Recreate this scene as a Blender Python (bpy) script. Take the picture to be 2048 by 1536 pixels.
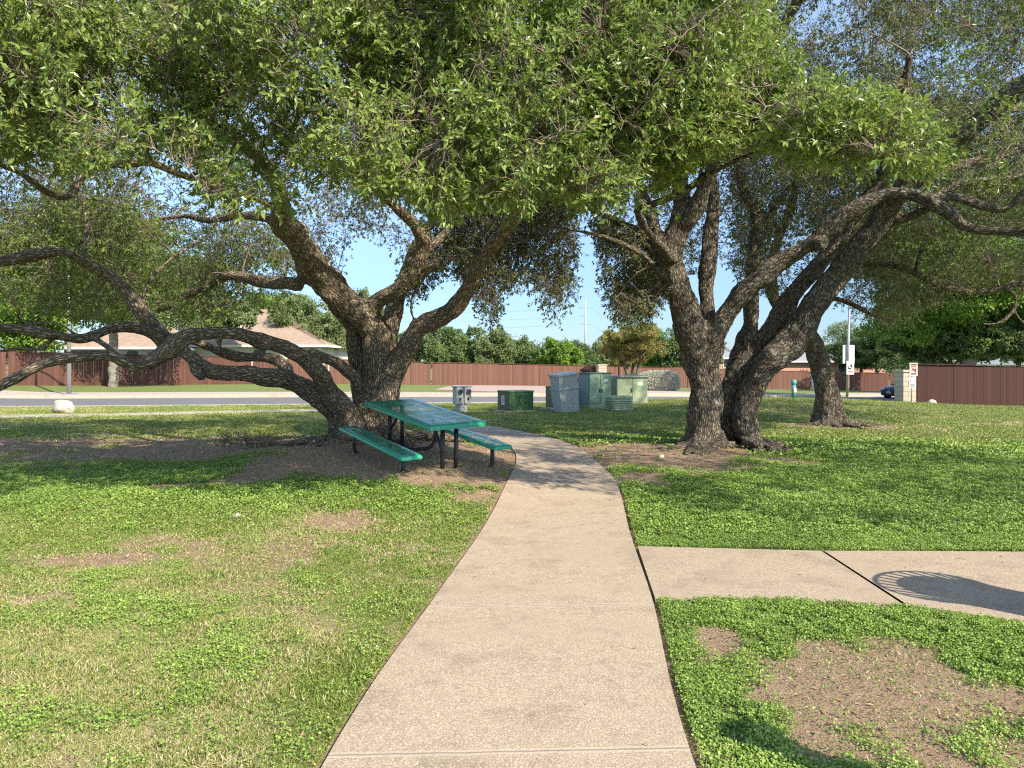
import bpy, bmesh, math, random
import numpy as np
from mathutils import Vector, Matrix, kdtree
for _o in list(bpy.data.objects): bpy.data.objects.remove(_o)
SC = bpy.context.scene; COL = SC.collection
R = math.radians
FOC, EYE, HZ, CX = 1500.0, 1.6, 728.0, 1024.0     # focal length in photo pixels, eye height, horizon row
# ------------------------------------------------------------- camera, sky, sun, exposure
cam = bpy.data.cameras.new('camera'); co = bpy.data.objects.new('camera', cam); COL.objects.link(co)
cam.sensor_width = 36; cam.lens = 36*FOC/2048; cam.shift_y = -(768-HZ)/2048
cam.clip_end = 6000; cam.clip_start = .05
co.location = (0, 0, EYE); co.rotation_euler = (R(90), 0, 0); SC.camera = co
SUN = Vector((.68, -.73, 0)).normalized(); ELEV = R(38)
SUND = Vector((SUN.x*math.cos(ELEV), SUN.y*math.cos(ELEV), math.sin(ELEV)))
world = bpy.data.worlds.new('World'); SC.world = world; world.use_nodes = True
wn, wl = world.node_tree.nodes, world.node_tree.links
wn.clear()
sky = wn.new('ShaderNodeTexSky'); sky.sky_type = 'NISHITA'; sky.sun_disc = False
sky.sun_elevation = ELEV; sky.sun_rotation = math.atan2(SUN.x, SUN.y)
sky.altitude = 150; sky.air_density = 1.0; sky.dust_density = .35; sky.ozone_density = 3.5
bg = wn.new('ShaderNodeBackground'); bg.inputs[1].default_value = .15
wo = wn.new('ShaderNodeOutputWorld'); 
# a darker, cooler band towards the horizon, brighter and warmer overhead
_tc = wn.new('ShaderNodeTexCoord'); _sp = wn.new('ShaderNodeSeparateXYZ'); wl.new(_tc.outputs['Generated'], _sp.inputs[0])
_mr = wn.new('ShaderNodeMapRange'); _mr.interpolation_type = 'SMOOTHSTEP'; wl.new(_sp.outputs[2], _mr.inputs[0]); _mr.inputs[1].default_value = -.02; _mr.inputs[2].default_value = .50
_tn = wn.new('ShaderNodeMix'); _tn.data_type = 'RGBA'; wl.new(_mr.outputs[0], _tn.inputs[0]); _tn.inputs[6].default_value = (.30, .37, .49, 1); _tn.inputs[7].default_value = (1.28, 1.10, .92, 1)
_ml = wn.new('ShaderNodeMix'); _ml.data_type = 'RGBA'; _ml.blend_type = 'MULTIPLY'; _ml.inputs[0].default_value = 1; wl.new(sky.outputs[0], _ml.inputs[6]); wl.new(_tn.outputs[2], _ml.inputs[7]); wl.new(_ml.outputs[2], bg.inputs[0]); wl.new(bg.outputs[0], wo.inputs[0])
sl = bpy.data.lights.new('sun', 'SUN'); sl.energy = 3.5; sl.angle = R(.55); sl.color = (1, .90, .74)
so = bpy.data.objects.new('sun', sl); COL.objects.link(so); so.rotation_euler = SUND.to_track_quat('Z', 'Y').to_euler()
so.location = (20, -20, 30)
SC.view_settings.view_transform = 'Standard'; SC.view_settings.look = 'None'
SC.view_settings.exposure = 1.2; SC.view_settings.gamma = 1; SC.view_settings.use_curve_mapping = False
SC.cycles.max_bounces = 8; SC.cycles.transparent_max_bounces = 12; SC.cycles.diffuse_bounces = 4
SC.cycles.transmission_bounces = 4; SC.cycles.glossy_bounces = 2
SC.cycles.use_denoising = False; SC.cycles.filter_width = 1.15

# ------------------------------------------------------------- noise
def _h(i, j, k, s):
    n = (i*374761393 + j*668265263 + k*2147483647 + s*974634777) & 0xffffffff
    n = ((n ^ (n >> 13))*1274126177) & 0xffffffff
    n = n ^ (n >> 16)
    return (n & 0xffff)/65535.0
def vnoise(P, s=0):
    P = np.asarray(P, float); i = np.floor(P).astype(np.int64); f = P-i; f = f*f*(3-2*f); out = 0
    for a in (0, 1):
        for b in (0, 1):
            for c in (0, 1):
                w = (f[..., 0] if a else 1-f[..., 0])*(f[..., 1] if b else 1-f[..., 1])*(f[..., 2] if c else 1-f[..., 2])
                out = out + w*_h(i[..., 0]+a, i[..., 1]+b, i[..., 2]+c, s)
    return out
def n2(x, y, sc, s=0):
    return vnoise(np.stack([np.asarray(x)*sc+99.3, np.asarray(y)*sc+57.1, np.zeros_like(x)+.5*s], -1), s)
def fbm(x, y, sc, s=0): return (n2(x, y, sc, s)+.5*n2(x, y, sc*2.1, s+1)+.25*n2(x, y, sc*4.3, s+2))/1.75
def sstep(a, b, x):
    t = np.clip((x-a)/(b-a), 0, 1); return t*t*(3-2*t)
rng = np.random.default_rng(7)

# ------------------------------------------------------------- terrain
def W(px, py, d): return Vector(((px-CX)/FOC*d, d, EYE-(py-HZ)/FOC*d))
_ctl = [(-20, 0, 0), (20, 0, 0), (0, -20, 0), (-20, -20, 0), (20, -20, 0), (0, 0, 0), (-5, 4, 0), (5, 4, 0), (0, 4, 0), (3, 6, 0), (-3, 6, 0), (-10, 8, 0), (10, 8, 0), (0, 8, .02), (5, 9, .02), (-6, 9, .02)]
def ctl(px, py, d): p = W(px, py, d); _ctl.append((p.x, p.y, p.z))
for a in [(912, 942, 9.7), (785, 876, 13.2), (1415, 890, 13.4), (1032, 922, 11.4), (1216, 946, 10.4), (1166, 902, 13), (1099, 876, 15.5), (996, 855, 18.2),
          (1665, 850, 19), (1100, 822, 25), (20, 836, 22), (640, 820, 25.6), (1400, 797, 27), (1540, 795, 28), (1300, 808, 26.5), (1800, 806, 31.5), (1930, 809, 33.6), (2048, 812, 33),
          (1690, 799, 29.5), (690, 880, 12.6), (500, 890, 13.5), (200, 870, 16)]: ctl(*a)
_ctl += [(-19.4, 28.4, 0), (-7.7, 30.1, 0), (-1.7, 31.1, 0.02), (1.6, 31.5, .02), (8, 33, -.02), (14, 35.5, -.18), (20, 40, -.48), (26, 45, -.68), (45, 58, -.95), (80, 90, -1.35), (-60, 22, .1),
         (-26, 38, .02), (-10, 39.2, .02), (-.6, 39.9, .02), (8, 41.5, -.05), (14, 44.5, -.2), (20, 52, -.55), (26, 56, -.7), (45, 68, -.95), (80, 97, -1.35), (-60, 34, .1),
         (-26, 42, .04), (-.6, 45, -.1), (14, 50, -.35), (20, 57, -.65), (30, 38, -.3), (40, 45, -.6), (20, 33, -.2), (16, 20, 0), (25, 25, -.1), (-25, 15, 0), (-40, 60, .4)]
for a in [(0, 771, 44), (649, 768, 59), (850, 770, 66), (1000, 771, 69), (1350, 775.6, 74), (1530, 778, 80), (1780, 782, 83)]: ctl(*a)
_ctl += [(-60, 110, 0), (0, 110, -.8), (60, 110, -1.9), (0, 160, -1), (100, 160, -2), (-100, 160, 0)]
_ctl = np.array(_ctl)
def _phi(a, b): return np.sqrt(((a[:, None, :2]-b[None, :, :2])**2).sum(-1)+1.2)
_w = np.linalg.solve(_phi(_ctl, _ctl)+np.eye(len(_ctl))*-.02, _ctl[:, 2])
def G(x, y):
    x = np.asarray(x, float); y = np.asarray(y, float); sh = x.shape
    P = np.stack([x.ravel(), y.ravel()], 1); Q = P.copy(); Q[:, 0] = np.clip(Q[:, 0], -120, 120); Q[:, 1] = np.clip(Q[:, 1], -25, 170)
    out = np.concatenate([_phi(Q[i:i+20000], _ctl)@_w for i in range(0, len(Q), 20000)])
    return out.reshape(sh)
def g(x, y): return float(G(np.array([x]), np.array([y]))[0])
def GP(px, d): x = (px-CX)/FOC*d; return Vector((x, d, g(x, d)))
def cr(P, n):   # catmull-rom through the rows of P, n points per span
    P = np.asarray(P, float); Q = np.vstack([2*P[0]-P[1], P, 2*P[-1]-P[-2]]); out = []
    for i in range(1, len(Q)-2):
        for t in np.arange(n)/n:
            out.append(.5*((2*Q[i])+(-Q[i-1]+Q[i+1])*t+(2*Q[i-1]-5*Q[i]+4*Q[i+1]-Q[i+2])*t*t+(-Q[i-1]+3*Q[i]-3*Q[i+1]+Q[i+2])*t**3))
    out.append(P[-1]); return np.array(out)
# footpath edges in plan, from the camera's feet to the street pavement
def pl(px, py, z=0.): d = (EYE-z)*FOC/(py-HZ); return ((px-CX)/FOC*d, d)
PL = [(-.80, -3), (-.78, 0), pl(645, 1536), pl(865, 1200), pl(950, 1080), pl(1001, 1000, .04), pl(1022, 957, .11), pl(1032, 925, .15), (.04, 12.6), (-.2, 14.1), (-.62, 15.6), (-1.3, 17.1), (-2.5, 19.1), (-4.2, 21.7), (-5.4, 24.6)]
PR = [(.62, -3), (.66, 0), pl(1390, 1536), pl(1305, 1200), pl(1262, 1070), pl(1244, 1005), pl(1232, 968, .05), pl(1216, 946, .08), (1.27, 12.5), (1.12, 13.9), (.80, 15.5), (.13, 17.2), (-.42, 18.35), (-2.0, 20.6), (-3.0, 22.6), (-3.9, 25.0)]
def resample(P, n):
    P = cr(P, 12); s = np.r_[0, np.cumsum(np.hypot(*np.diff(P, axis=0).T))]; t = np.linspace(0, s[-1], n)
    return np.stack([np.interp(t, s, P[:, 0]), np.interp(t, s, P[:, 1])], 1)
NP = 160
PLr, PRr = resample(PL, NP), resample(PR, NP)
# align both edges by their distance along the path's middle
def inpoly(x, y, poly):
    poly = np.asarray(poly); inside = np.zeros(x.shape, bool); j = len(poly)-1
    for i in range(len(poly)):
        c = ((poly[i, 1] > y) != (poly[j, 1] > y)) & (x < (poly[j, 0]-poly[i, 0])*(y-poly[i, 1])/(poly[j, 1]-poly[i, 1]+1e-12)+poly[i, 0])
        inside ^= c; j = i
    return inside
def polydist(x, y, line):
    d = np.full(x.shape, 1e9)
    for a, b in zip(line[:-1], line[1:]):
        ab = b-a; L = (ab**2).sum()+1e-12
        t = np.clip(((x-a[0])*ab[0]+(y-a[1])*ab[1])/L, 0, 1)
        d = np.minimum(d, np.hypot(x-a[0]-t*ab[0], y-a[1]-t*ab[1]))
    return d
PATHPOLY = np.vstack([PLr, PRr[::-1]])
SLABT = np.array([pl(1275, 1092), pl(1640, 1105), pl(2048, 1108), (8, 6.35), (12, 6.1)])
SLABB = np.array([pl(1310, 1198), pl(1560, 1200), pl(1810, 1213), pl(2048, 1250), (6.2, 3.9), (12, 1.2)])
SLABPOLY = np.vstack([SLABT, SLABB[::-1]])
NEAR = np.array([(-140, 14), (-60, 24.5), (-19.4, 28.4), (-7.7, 30.1), (1.6, 31.5), (8, 33), (14, 35.5), (20, 40), (26, 45), (45, 58), (80, 84), (140, 128)])
FAR = np.array([(-140, 24), (-60, 34.8), (-26, 38), (-10, 39.2), (-.6, 39.9), (8, 41.5), (14, 44.5), (20, 50), (26, 56), (45, 68), (80, 94), (140, 138)])
NEARs, FARs = cr(NEAR, 5), cr(FAR, 5)
def nearY(x): return np.interp(x, NEARs[:, 0], NEARs[:, 1])
def farY(x): return np.interp(x, FARs[:, 0], FARs[:, 1])
SWL = [(-90, 12), (-60, 17.2), (-30, 20.6), (-14.9, 22.0), (-10, 23.4), (-6.8, 24.6), (-3, 25.5)]   # near pavement, front edge
SWLr = resample(SWL, 80)
def roadz(x, y): return G(x, y)-.14

def in_paved(x, y, grow=0):
    m = inpoly(x, y, PATHPOLY) | inpoly(x, y, SLABPOLY)
    if grow: m |= (polydist(x, y, PLr[::4]) < grow) | (polydist(x, y, PRr[::4]) < grow) | (polydist(x, y, SLABT) < grow) | (polydist(x, y, SLABB) < grow)
    return m
# where the ground is bare soil, straw, clover
ELL = [(-1.5, 11.0, 2.7, 2.5, 1.6), (-4.4, 12.9, 4.6, 2.0, 1.2), (-8.8, 14.3, 4.6, 1.5, .72), (-.9, 9.3, 1.3, .6, 1.0), (2.3, 12.3, 2.1, 2.0, 1.15), (1.75, 10.1, .5, .8, 1.), (3.9, 13.2, 1.2, .7, .9), (8.3, 18.5, 1.9, .75, 1.0), (-1.0, 15, .9, 2.5, .9),
       (1.65, 3.65, .72, .66, 1.05), (1.15, 4.3, .35, .4, .75), (2.1, 3.0, .5, .35, .6), (1.3, 3.2, .4, .3, .6), (-2.2, 6.6, .9, .35, .62), (-3.4, 6.1, .8, .3, .5), (-1.6, 7.3, .5, .4, .5), (-.85, 6.4, .5, .4, .45), (-3.8, 5.0, .9, .5, .35), (-4.0, 9.1, .7, .15, .7), (-7, 14.8, 2, .5, .7),
       (14.5, 19.5, 2.4, .7, .6), (9.5, 12.5, 1.1, .25, .5), (-2.7, 10.2, .4, .3, .6)]
def dirt(x, y):
    m = np.full_like(x, -9.)
    for cx, cy, rx, ry, s in ELL:
        q = np.hypot((x-cx)/rx, (y-cy)/ry); m = np.maximum(m, s*(1.08-q))
    n = fbm(x, y, 1.3, 3)
    n3 = fbm(x, y, 4.5, 9)
    m = sstep(-.15, .55, m+(n-.5)*1.5+(n3-.5)*1.1)*np.where(y > 9, 1, .88)
    near = 1-sstep(9, 13, y)
    m = np.maximum(m, sstep(.52, .72, fbm(x, y, 1.1, 11)+(n3-.5)*.35)*.6*near*(x < 1))
    return np.clip(m, 0, 1)
def clover(x, y):
    a = sstep(-.15, .15, x-.2)*(1-sstep(14, 17, y+.15*x))                                   # right of the path
    b = (x < .2)*np.exp(-((y-(9.3-.02*x))/1.25)**2)*1.25                                      # the bright belt on the left
    c = (x < .2)*(sstep(.56, .72, fbm(x, y, 1.4, 21)+.25*(fbm(x, y, 6, 25)-.5))*.28+.13*sstep(.4, .6, fbm(x, y, 6, 23)))*(1-sstep(11, 15, y))
    return np.clip(np.maximum(np.maximum(a, b), c)*(.35+1.15*fbm(x, y, 2.3, 5)), 0, 1)
def straw(x, y): return np.clip(sstep(.45, .72, fbm(x, y, .75, 31)), 0, 1)*np.where(x < .3, 1, .25)

# ------------------------------------------------------------- materials
def mat(name):
    m = bpy.data.materials.new(name); m.use_nodes = True; nt = m.node_tree; p = nt.nodes['Principled BSDF']; return m, nt, p
def nd(nt, t, **k):
    n = nt.nodes.new('ShaderNode'+t)
    for a, b in k.items():
        if a.startswith('i_'): n.inputs[a[2:].replace('_', ' ')].default_value = b
        else: setattr(n, a, b)
    return n
def ramp(nt, fac, stops):
    r = nd(nt, 'ValToRGB'); nt.links.new(fac, r.inputs[0]); e = r.color_ramp.elements
    while len(e) < len(stops): e.new(.5)
    for q, (p, c) in zip(e, stops): q.position = p; q.color = (*c, 1)
    return r.outputs[0]
def noise(nt, vec, scale, detail=5, rough=.6):
    n = nd(nt, 'TexNoise'); n.inputs['Scale'].default_value = scale; n.inputs['Detail'].default_value = detail; n.inputs['Roughness'].default_value = rough
    if vec is not None: nt.links.new(vec, n.inputs['Vector'])
    return n.outputs['Fac']
def mix(nt, fac, a, b, bt='MIX'):
    m = nd(nt, 'Mix', data_type='RGBA', blend_type=bt)
    if isinstance(fac, float): m.inputs[0].default_value = fac
    else: nt.links.new(fac, m.inputs[0])
    for i, v in ((6, a), (7, b)):
        if isinstance(v, tuple): m.inputs[i].default_value = (*v, 1)
        else: nt.links.new(v, m.inputs[i])
    return m.outputs[2]
def mth(nt, op, a, b=None):
    m = nd(nt, 'Math', operation=op)
    for i, v in ((0, a), (1, b)):
        if v is None: continue
        if isinstance(v, (int, float)): m.inputs[i].default_value = v
        else: nt.links.new(v, m.inputs[i])
    return m.outputs[0]
def attr(nt, name): n = nd(nt, 'Attribute', attribute_name=name); return n
def bump(nt, p, h, strength=.5, dist=.02):
    b = nd(nt, 'Bump'); b.inputs['Strength'].default_value = strength; b.inputs['Distance'].default_value = dist
    nt.links.new(h, b.inputs['Height']); nt.links.new(b.outputs[0], p.inputs['Normal'])
def tc(nt, which='Object'): return nd(nt, 'TexCoord').outputs[which]
def geo(nt): return nd(nt, 'NewGeometry').outputs['Position']

def plain(name, col, rough=.6, metal=0, var=.25, scale=6, bmp=.0, dirty=None, grime=.35):
    m, nt, p = mat(name); v = tc(nt); f = noise(nt, v, scale, 6)
    c = ramp(nt, f, [(.3, tuple(x*(1-var) for x in col)), (.7, tuple(min(1, x*(1+var)) for x in col))])
    if dirty:
        f2 = noise(nt, v, scale*.37, 8, .7); fr = nd(nt, 'MapRange'); nt.links.new(f2, fr.inputs[0]); fr.inputs[1].default_value = .5; fr.inputs[2].default_value = .75; fr.inputs[4].default_value = grime
        c = mix(nt, fr.outputs[0], c, dirty)
    nt.links.new(c, p.inputs['Base Color']); p.inputs['Roughness'].default_value = rough; p.inputs['Metallic'].default_value = metal
    if bmp: bump(nt, p, noise(nt, v, scale*6, 4), .4, bmp)
    return m
def leafmat(name, stops, rough=.4, trans=.3, under=(.16, .19, .12)):
    m, nt, p = mat(name); a = attr(nt, 'tint'); c = ramp(nt, a.outputs['Fac'], stops)
    gm = nd(nt, 'NewGeometry')
    if under: cu = mix(nt, .4, c, under); cc = mix(nt, gm.outputs['Backfacing'], c, cu)
    else: cc = c
    nt.links.new(cc, p.inputs['Base Color']); p.inputs['Roughness'].default_value = rough
    p.inputs['Specular IOR Level'].default_value = .5
    t = nd(nt, 'BsdfTranslucent'); tcx = mix(nt, .5, c, (.12, .22, .02)); nt.links.new(tcx, t.inputs[0])
    ms = nd(nt, 'MixShader'); ms.inputs[0].default_value = trans; nt.links.new(p.outputs[0], ms.inputs[1]); nt.links.new(t.outputs[0], ms.inputs[2])
    nt.links.new(ms.outputs[0], nt.nodes['Material Output'].inputs[0]); return m
M = {}
# soil and turf under the blades
m, nt, p = mat('turf'); P = geo(nt)
dn, st, cl = attr(nt, 'dirt').outputs['Fac'], attr(nt, 'straw').outputs['Fac'], attr(nt, 'clover').outputs['Fac']
f1, f2, f3 = noise(nt, P, 9, 8, .7), noise(nt, P, 60, 4, .7), noise(nt, P, 2.2, 5)
soil = mix(nt, f1, (.20, .115, .072), (.46, .31, .205)); soil = mix(nt, mth(nt, 'MULTIPLY', f2, .6), soil, (.44, .33, .25))
lit = nd(nt, 'TexVoronoi'); lit.inputs['Scale'].default_value = 38; nt.links.new(P, lit.inputs['Vector'])
speck = mth(nt, 'LESS_THAN', lit.outputs['Distance'], .20)
soil = mix(nt, mth(nt, 'MULTIPLY', speck, .55), soil, (.58, .47, .35))
gr = mix(nt, f1, (.13, .13, .05), (.30, .30, .12)); gr = mix(nt, mth(nt, 'MULTIPLY', f2, .5), gr, (.34, .30, .15))
gr = mix(nt, mth(nt, 'MULTIPLY', st, .6), gr, (.48, .38, .22)); gr = mix(nt, mth(nt, 'MULTIPLY', cl, .8), gr, (.11, .21, .035))
dsum = mth(nt, 'ADD', dn, mth(nt, 'MULTIPLY', mth(nt, 'SUBTRACT', f1, .5), .9))
mr = nd(nt, 'MapRange'); nt.links.new(dsum, mr.inputs[0]); mr.inputs[1].default_value = .3; mr.inputs[2].default_value = .55
dj = attr(nt, 'thin').outputs['Fac']
fc = nd(nt, 'Math', operation='MAXIMUM'); nt.links.new(mr.outputs[0], fc.inputs[0]); nt.links.new(dj, fc.inputs[1])
c = mix(nt, fc.outputs[0], gr, soil)
nt.links.new(c, p.inputs['Base Color']); p.inputs['Roughness'].default_value = .95; p.inputs['Specular IOR Level'].default_value = .15
bump(nt, p, mth(nt, 'ADD', f2, mth(nt, 'MULTIPLY', f1, 1.5)), .8, .03); M['turf'] = m

def concrete(name, base, dark, joints):
    m, nt, p = mat(name); P = geo(nt)
    a, b, c3 = noise(nt, P, 1.1, 6, .65), noise(nt, P, 125, 3, .85), noise(nt, P, 11, 8, .75)
    c = mix(nt, a, tuple(x*.86 for x in base), tuple(x*1.1 for x in base))
    c = mix(nt, ramp(nt, c3, [(.50, (0, 0, 0)), (.72, (.45,)*3)]), c, dark)
    c = mix(nt, ramp(nt, noise(nt, P, 2.3, 6, .7), [(.50, (0, 0, 0)), (.66, (.5,)*3)]), c, dark)
    c = mix(nt, ramp(nt, b, [(.40, (.62,)*3), (.56, (0, 0, 0))]), c, tuple(x*.38 for x in base))
    c = mix(nt, ramp(nt, b, [(.55, (0, 0, 0)), (.66, (.75,)*3)]), c, (.84, .72, .57))
    uv = attr(nt, 'UVMap'); sp = nd(nt, 'SeparateXYZ'); nt.links.new(uv.outputs['Vector'], sp.inputs[0])
    if joints:
        wob = mth(nt, 'MULTIPLY', noise(nt, P, 6, 3), .02)
        fr = mth(nt, 'FRACT', mth(nt, 'ADD', mth(nt, 'DIVIDE', mth(nt, 'ADD', sp.outputs[1], wob), joints), .30))
        dd = mth(nt, 'MULTIPLY', mth(nt, 'ABSOLUTE', mth(nt, 'SUBTRACT', fr, .5)), joints)
        jl = mth(nt, 'LESS_THAN', dd, .006); c = mix(nt, mth(nt, 'MULTIPLY', jl, .55), c, (.13, .09, .06))
        jh = mth(nt, 'MULTIPLY', mth(nt, 'LESS_THAN', dd, .022), .35); c = mix(nt, jh, c, (.62, .52, .42)) if True else c
        jl2 = mth(nt, 'LESS_THAN', dd, .005); c = mix(nt, mth(nt, 'MULTIPLY', jl2, .5), c, (.16, .11, .08))
    nt.links.new(c, p.inputs['Base Color']); p.inputs['Roughness'].default_value = .9
    bump(nt, p, b, .35, .006); return m
M['path'] = concrete('path_concrete', (.475, .37, .26), (.21, .15, .095), 1.9)
M['slab'] = concrete('slab_concrete', (.46, .36, .255), (.22, .15, .10), 0)
M['pave'] = concrete('pavement_concrete', (.55, .47, .38), (.28, .22, .16), 0)
m, nt, p = mat('asphalt'); P = geo(nt); a = noise(nt, P, .6, 5); b = noise(nt, P, 90, 3)
c = mix(nt, a, (.12, .115, .12), (.17, .16, .165)); c = mix(nt, mth(nt, 'MULTIPLY', b, .3), c, (.26, .25, .25)); nt.links.new(c, p.inputs['Base Color']); p.inputs['Roughness'].default_value = .9; M['asphalt'] = m

def barkmat(name, dark, mid, light, lichen=0.):
    m, nt, p = mat(name); a = attr(nt, 'bark_co').outputs['Vector']; P = geo(nt)
    # break up the coordinates a little
    nz = nd(nt, 'TexNoise'); nz.inputs['Scale'].default_value = 16; nz.inputs['Detail'].default_value = 4; nt.links.new(a, nz.inputs['Vector'])
    vm = nd(nt, 'VectorMath', operation='SCALE'); nt.links.new(nz.outputs['Color'], vm.inputs[0]); vm.inputs['Scale'].default_value = .045
    va = nd(nt, 'VectorMath', operation='ADD'); nt.links.new(a, va.inputs[0]); nt.links.new(vm.outputs[0], va.inputs[1]); v = va.outputs[0]
    vo = nd(nt, 'TexVoronoi', feature='DISTANCE_TO_EDGE'); vo.inputs['Scale'].default_value = 34; nt.links.new(v, vo.inputs['Vector'])
    h = nd(nt, 'MapRange'); nt.links.new(vo.outputs['Distance'], h.inputs[0]); h.inputs[1].default_value = 0; h.inputs[2].default_value = .28
    f = noise(nt, v, 60, 5, .7); f2 = noise(nt, P, 3.5, 5, .6)
    hh = mth(nt, 'ADD', mth(nt, 'MULTIPLY', h.outputs[0], .85), mth(nt, 'MULTIPLY', f, .45))
    c = ramp(nt, hh, [(.36, dark), (.74, mid), (1.0, light)]); c = mix(nt, f2, tuple(.75*x for x in mid), c) if False else mix(nt, mth(nt, 'MULTIPLY', f2, .35), c, tuple(1.15*x for x in light))
    if lichen:
        l1 = noise(nt, P, 9, 7, .72)
        lm = ramp(nt, l1, [(.62-lichen*.12, (0, 0, 0)), (.70-lichen*.1, (.85,)*3)]); c = mix(nt, lm, c, (.36, .37, .33))
    nt.links.new(c, p.inputs['Base Color']); p.inputs['Roughness'].default_value = .95; p.inputs['Specular IOR Level'].default_value = .1
    bump(nt, p, hh, 1.0, .022); return m
M['bark'] = barkmat('oak_bark', (.050, .037, .027), (.24, .185, .13), (.44, .36, .26), .2)
M['bark2'] = barkmat('oak_bark_lichen', (.030, .025, .020), (.125, .10, .075), (.27, .225, .17), .5)
M['barkpale'] = barkmat('pale_bark', (.16, .13, .10), (.34, .29, .24), (.5, .45, .38), .3)
M['twig'] = plain('twig_bark', (.22, .17, .13), .9, 0, .4, 20)
OAK = [(0, (.045, .08, .014)), (.3, (.13, .195, .028)), (.6, (.25, .34, .055)), (.85, (.40, .50, .11)), (.95, (.50, .54, .15)), (1, (.42, .22, .05))]
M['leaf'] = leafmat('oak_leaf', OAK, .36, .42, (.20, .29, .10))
M['leafshade'] = leafmat('oak_leaf_shaded', [(0, (.045, .065, .018)), (.4, (.12, .15, .04)), (.75, (.22, .25, .075)), (.95, (.34, .29, .12)), (1, (.42, .21, .07))], .5, .34, (.20, .185, .11))  # darker copy of the oak leaf: crown shade put into the colour
M['leafbg'] = leafmat('tree_leaf', [(0, (.045, .08, .022)), (.5, (.12, .185, .055)), (1, (.26, .33, .11))], .55, .3, None)
M['leafolive'] = leafmat('olive_leaf', [(0, (.08, .115, .04)), (.5, (.17, .22, .075)), (1, (.30, .34, .13))], .6, .25, None)
M['leaflime'] = leafmat('lime_leaf', [(0, (.08, .16, .02)), (.5, (.19, .32, .035)), (1, (.38, .46, .07))], .55, .35, None)
M['leafrust'] = leafmat('rust_leaf', [(0, (.10, .13, .03)), (.45, (.24, .25, .07)), (.75, (.42, .29, .09)), (1, (.55, .28, .14))], .7, .3, None)
M['leafpurple'] = leafmat('purple_leaf', [(0, (.03, .012, .015)), (1, (.10, .03, .035))], .5, .2, None)
M['leafsilver'] = leafmat('silver_leaf', [(0, (.30, .31, .24)), (.6, (.55, .56, .46)), (1, (.78, .77, .68))], .7, .3, None)
M['grass'] = leafmat('grass_blade', [(0, (.12, .19, .03)), (.35, (.25, .34, .06)), (.62, (.40, .46, .12)), (.75, (.55, .48, .22)), (1, (.74, .64, .42))], .55, .3, None)
M['clover'] = leafmat('clover_leaf', [(0, (.10, .15, .03)), (.45, (.225, .35, .058)), (.85, (.40, .54, .11)), (1, (.58, .63, .20))], .5, .3, None)
M['litter'] = leafmat('dry_leaf', [(0, (.14, .07, .035)), (.5, (.34, .21, .115)), (.9, (.45, .34, .23)), (1, (.6, .52, .42))], .8, .05, None)

# ------------------------------------------------------------- mesh helpers
def tag(o, label=None, cat=None, group=None, kind=None):
    if label: o['label'] = label
    if cat: o['category'] = cat
    if group: o['group'] = group
    if kind: o['kind'] = kind
    return o
def empty(name, loc, rz=0, label=None, cat=None, group=None):
    o = bpy.data.objects.new(name, None); COL.objects.link(o); o.location = loc; o.rotation_euler = (0, 0, rz); o.empty_display_size = .2
    return tag(o, label, cat, group)
def link(name, me, mt, parent=None):
    o = bpy.data.objects.new(name, me); COL.objects.link(o)
    if mt is not None: me.materials.append(mt)
    if parent is not None:
        o.parent = parent
        if parent.get('world_parts'): o.location = -parent.location      # parts modelled in world coordinates
    return o
def wempty(*a, **k):
    o = empty(*a, **k); o['world_parts'] = 1; return o
def npmesh(name, V, F, smooth=False):
    V = np.asarray(V, np.float32).reshape(-1, 3); F = np.asarray(F, np.int32); k = F.shape[1]
    me = bpy.data.meshes.new(name); me.vertices.add(len(V)); me.vertices.foreach_set('co', V.ravel())
    me.loops.add(F.size); me.loops.foreach_set('vertex_index', F.ravel()); me.polygons.add(len(F))
    me.polygons.foreach_set('loop_start', np.arange(0, F.size, k, dtype=np.int32))
    me.update(calc_edges=True)
    me.polygons.foreach_set('use_smooth', np.full(len(F), bool(smooth)))
    return me
def fattr(me, name, vals, dom='FACE'):
    a = me.attributes.new(name, 'FLOAT', dom); a.data.foreach_set('value', np.asarray(vals, np.float32))
def setuv(me, uvv):   # per-vertex uv
    u = me.uv_layers.new(name='UVMap'); li = np.empty(len(me.loops), np.int32); me.loops.foreach_get('vertex_index', li)
    u.data.foreach_set('uv', np.asarray(uvv, np.float32)[li].ravel())
def nrm(v): return v/(np.linalg.norm(v, axis=-1, keepdims=True)+1e-9)
def leaves(name, C, D, N, L, Wd, tint, mt, parent=None, fold=.18, droop=.0):
    """one folded six-point leaf per row: centre C, direction D, normal N, length L, width Wd"""
    C = np.asarray(C); D = nrm(D); S = nrm(np.cross(D, N)); N = nrm(np.cross(S, D)); n = len(C); L = np.reshape(L, (-1, 1)); Wd = np.reshape(Wd, (-1, 1))
    base = C; tip = C+D*L-N*L*droop
    l = C+D*L*.45+S*Wd*.5+N*Wd*fold; r = C+D*L*.45-S*Wd*.5+N*Wd*fold
    V = np.stack([base, r, tip, l], 1).reshape(-1, 3); F = np.arange(4*n).reshape(n, 4)
    # the fold runs down the midrib: two triangles base-r-tip, base-tip-l
    T = np.concatenate([F[:, [0, 1, 2]], F[:, [0, 2, 3]]], 1).reshape(-1, 3)
    me = npmesh(name, V, T); fattr(me, 'tint', np.repeat(np.clip(tint, 0, 1), 2)); return link(name, me, mt, parent)
def ruv(n):
    v = rng.normal(size=(n, 3)); return nrm(v)
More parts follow.
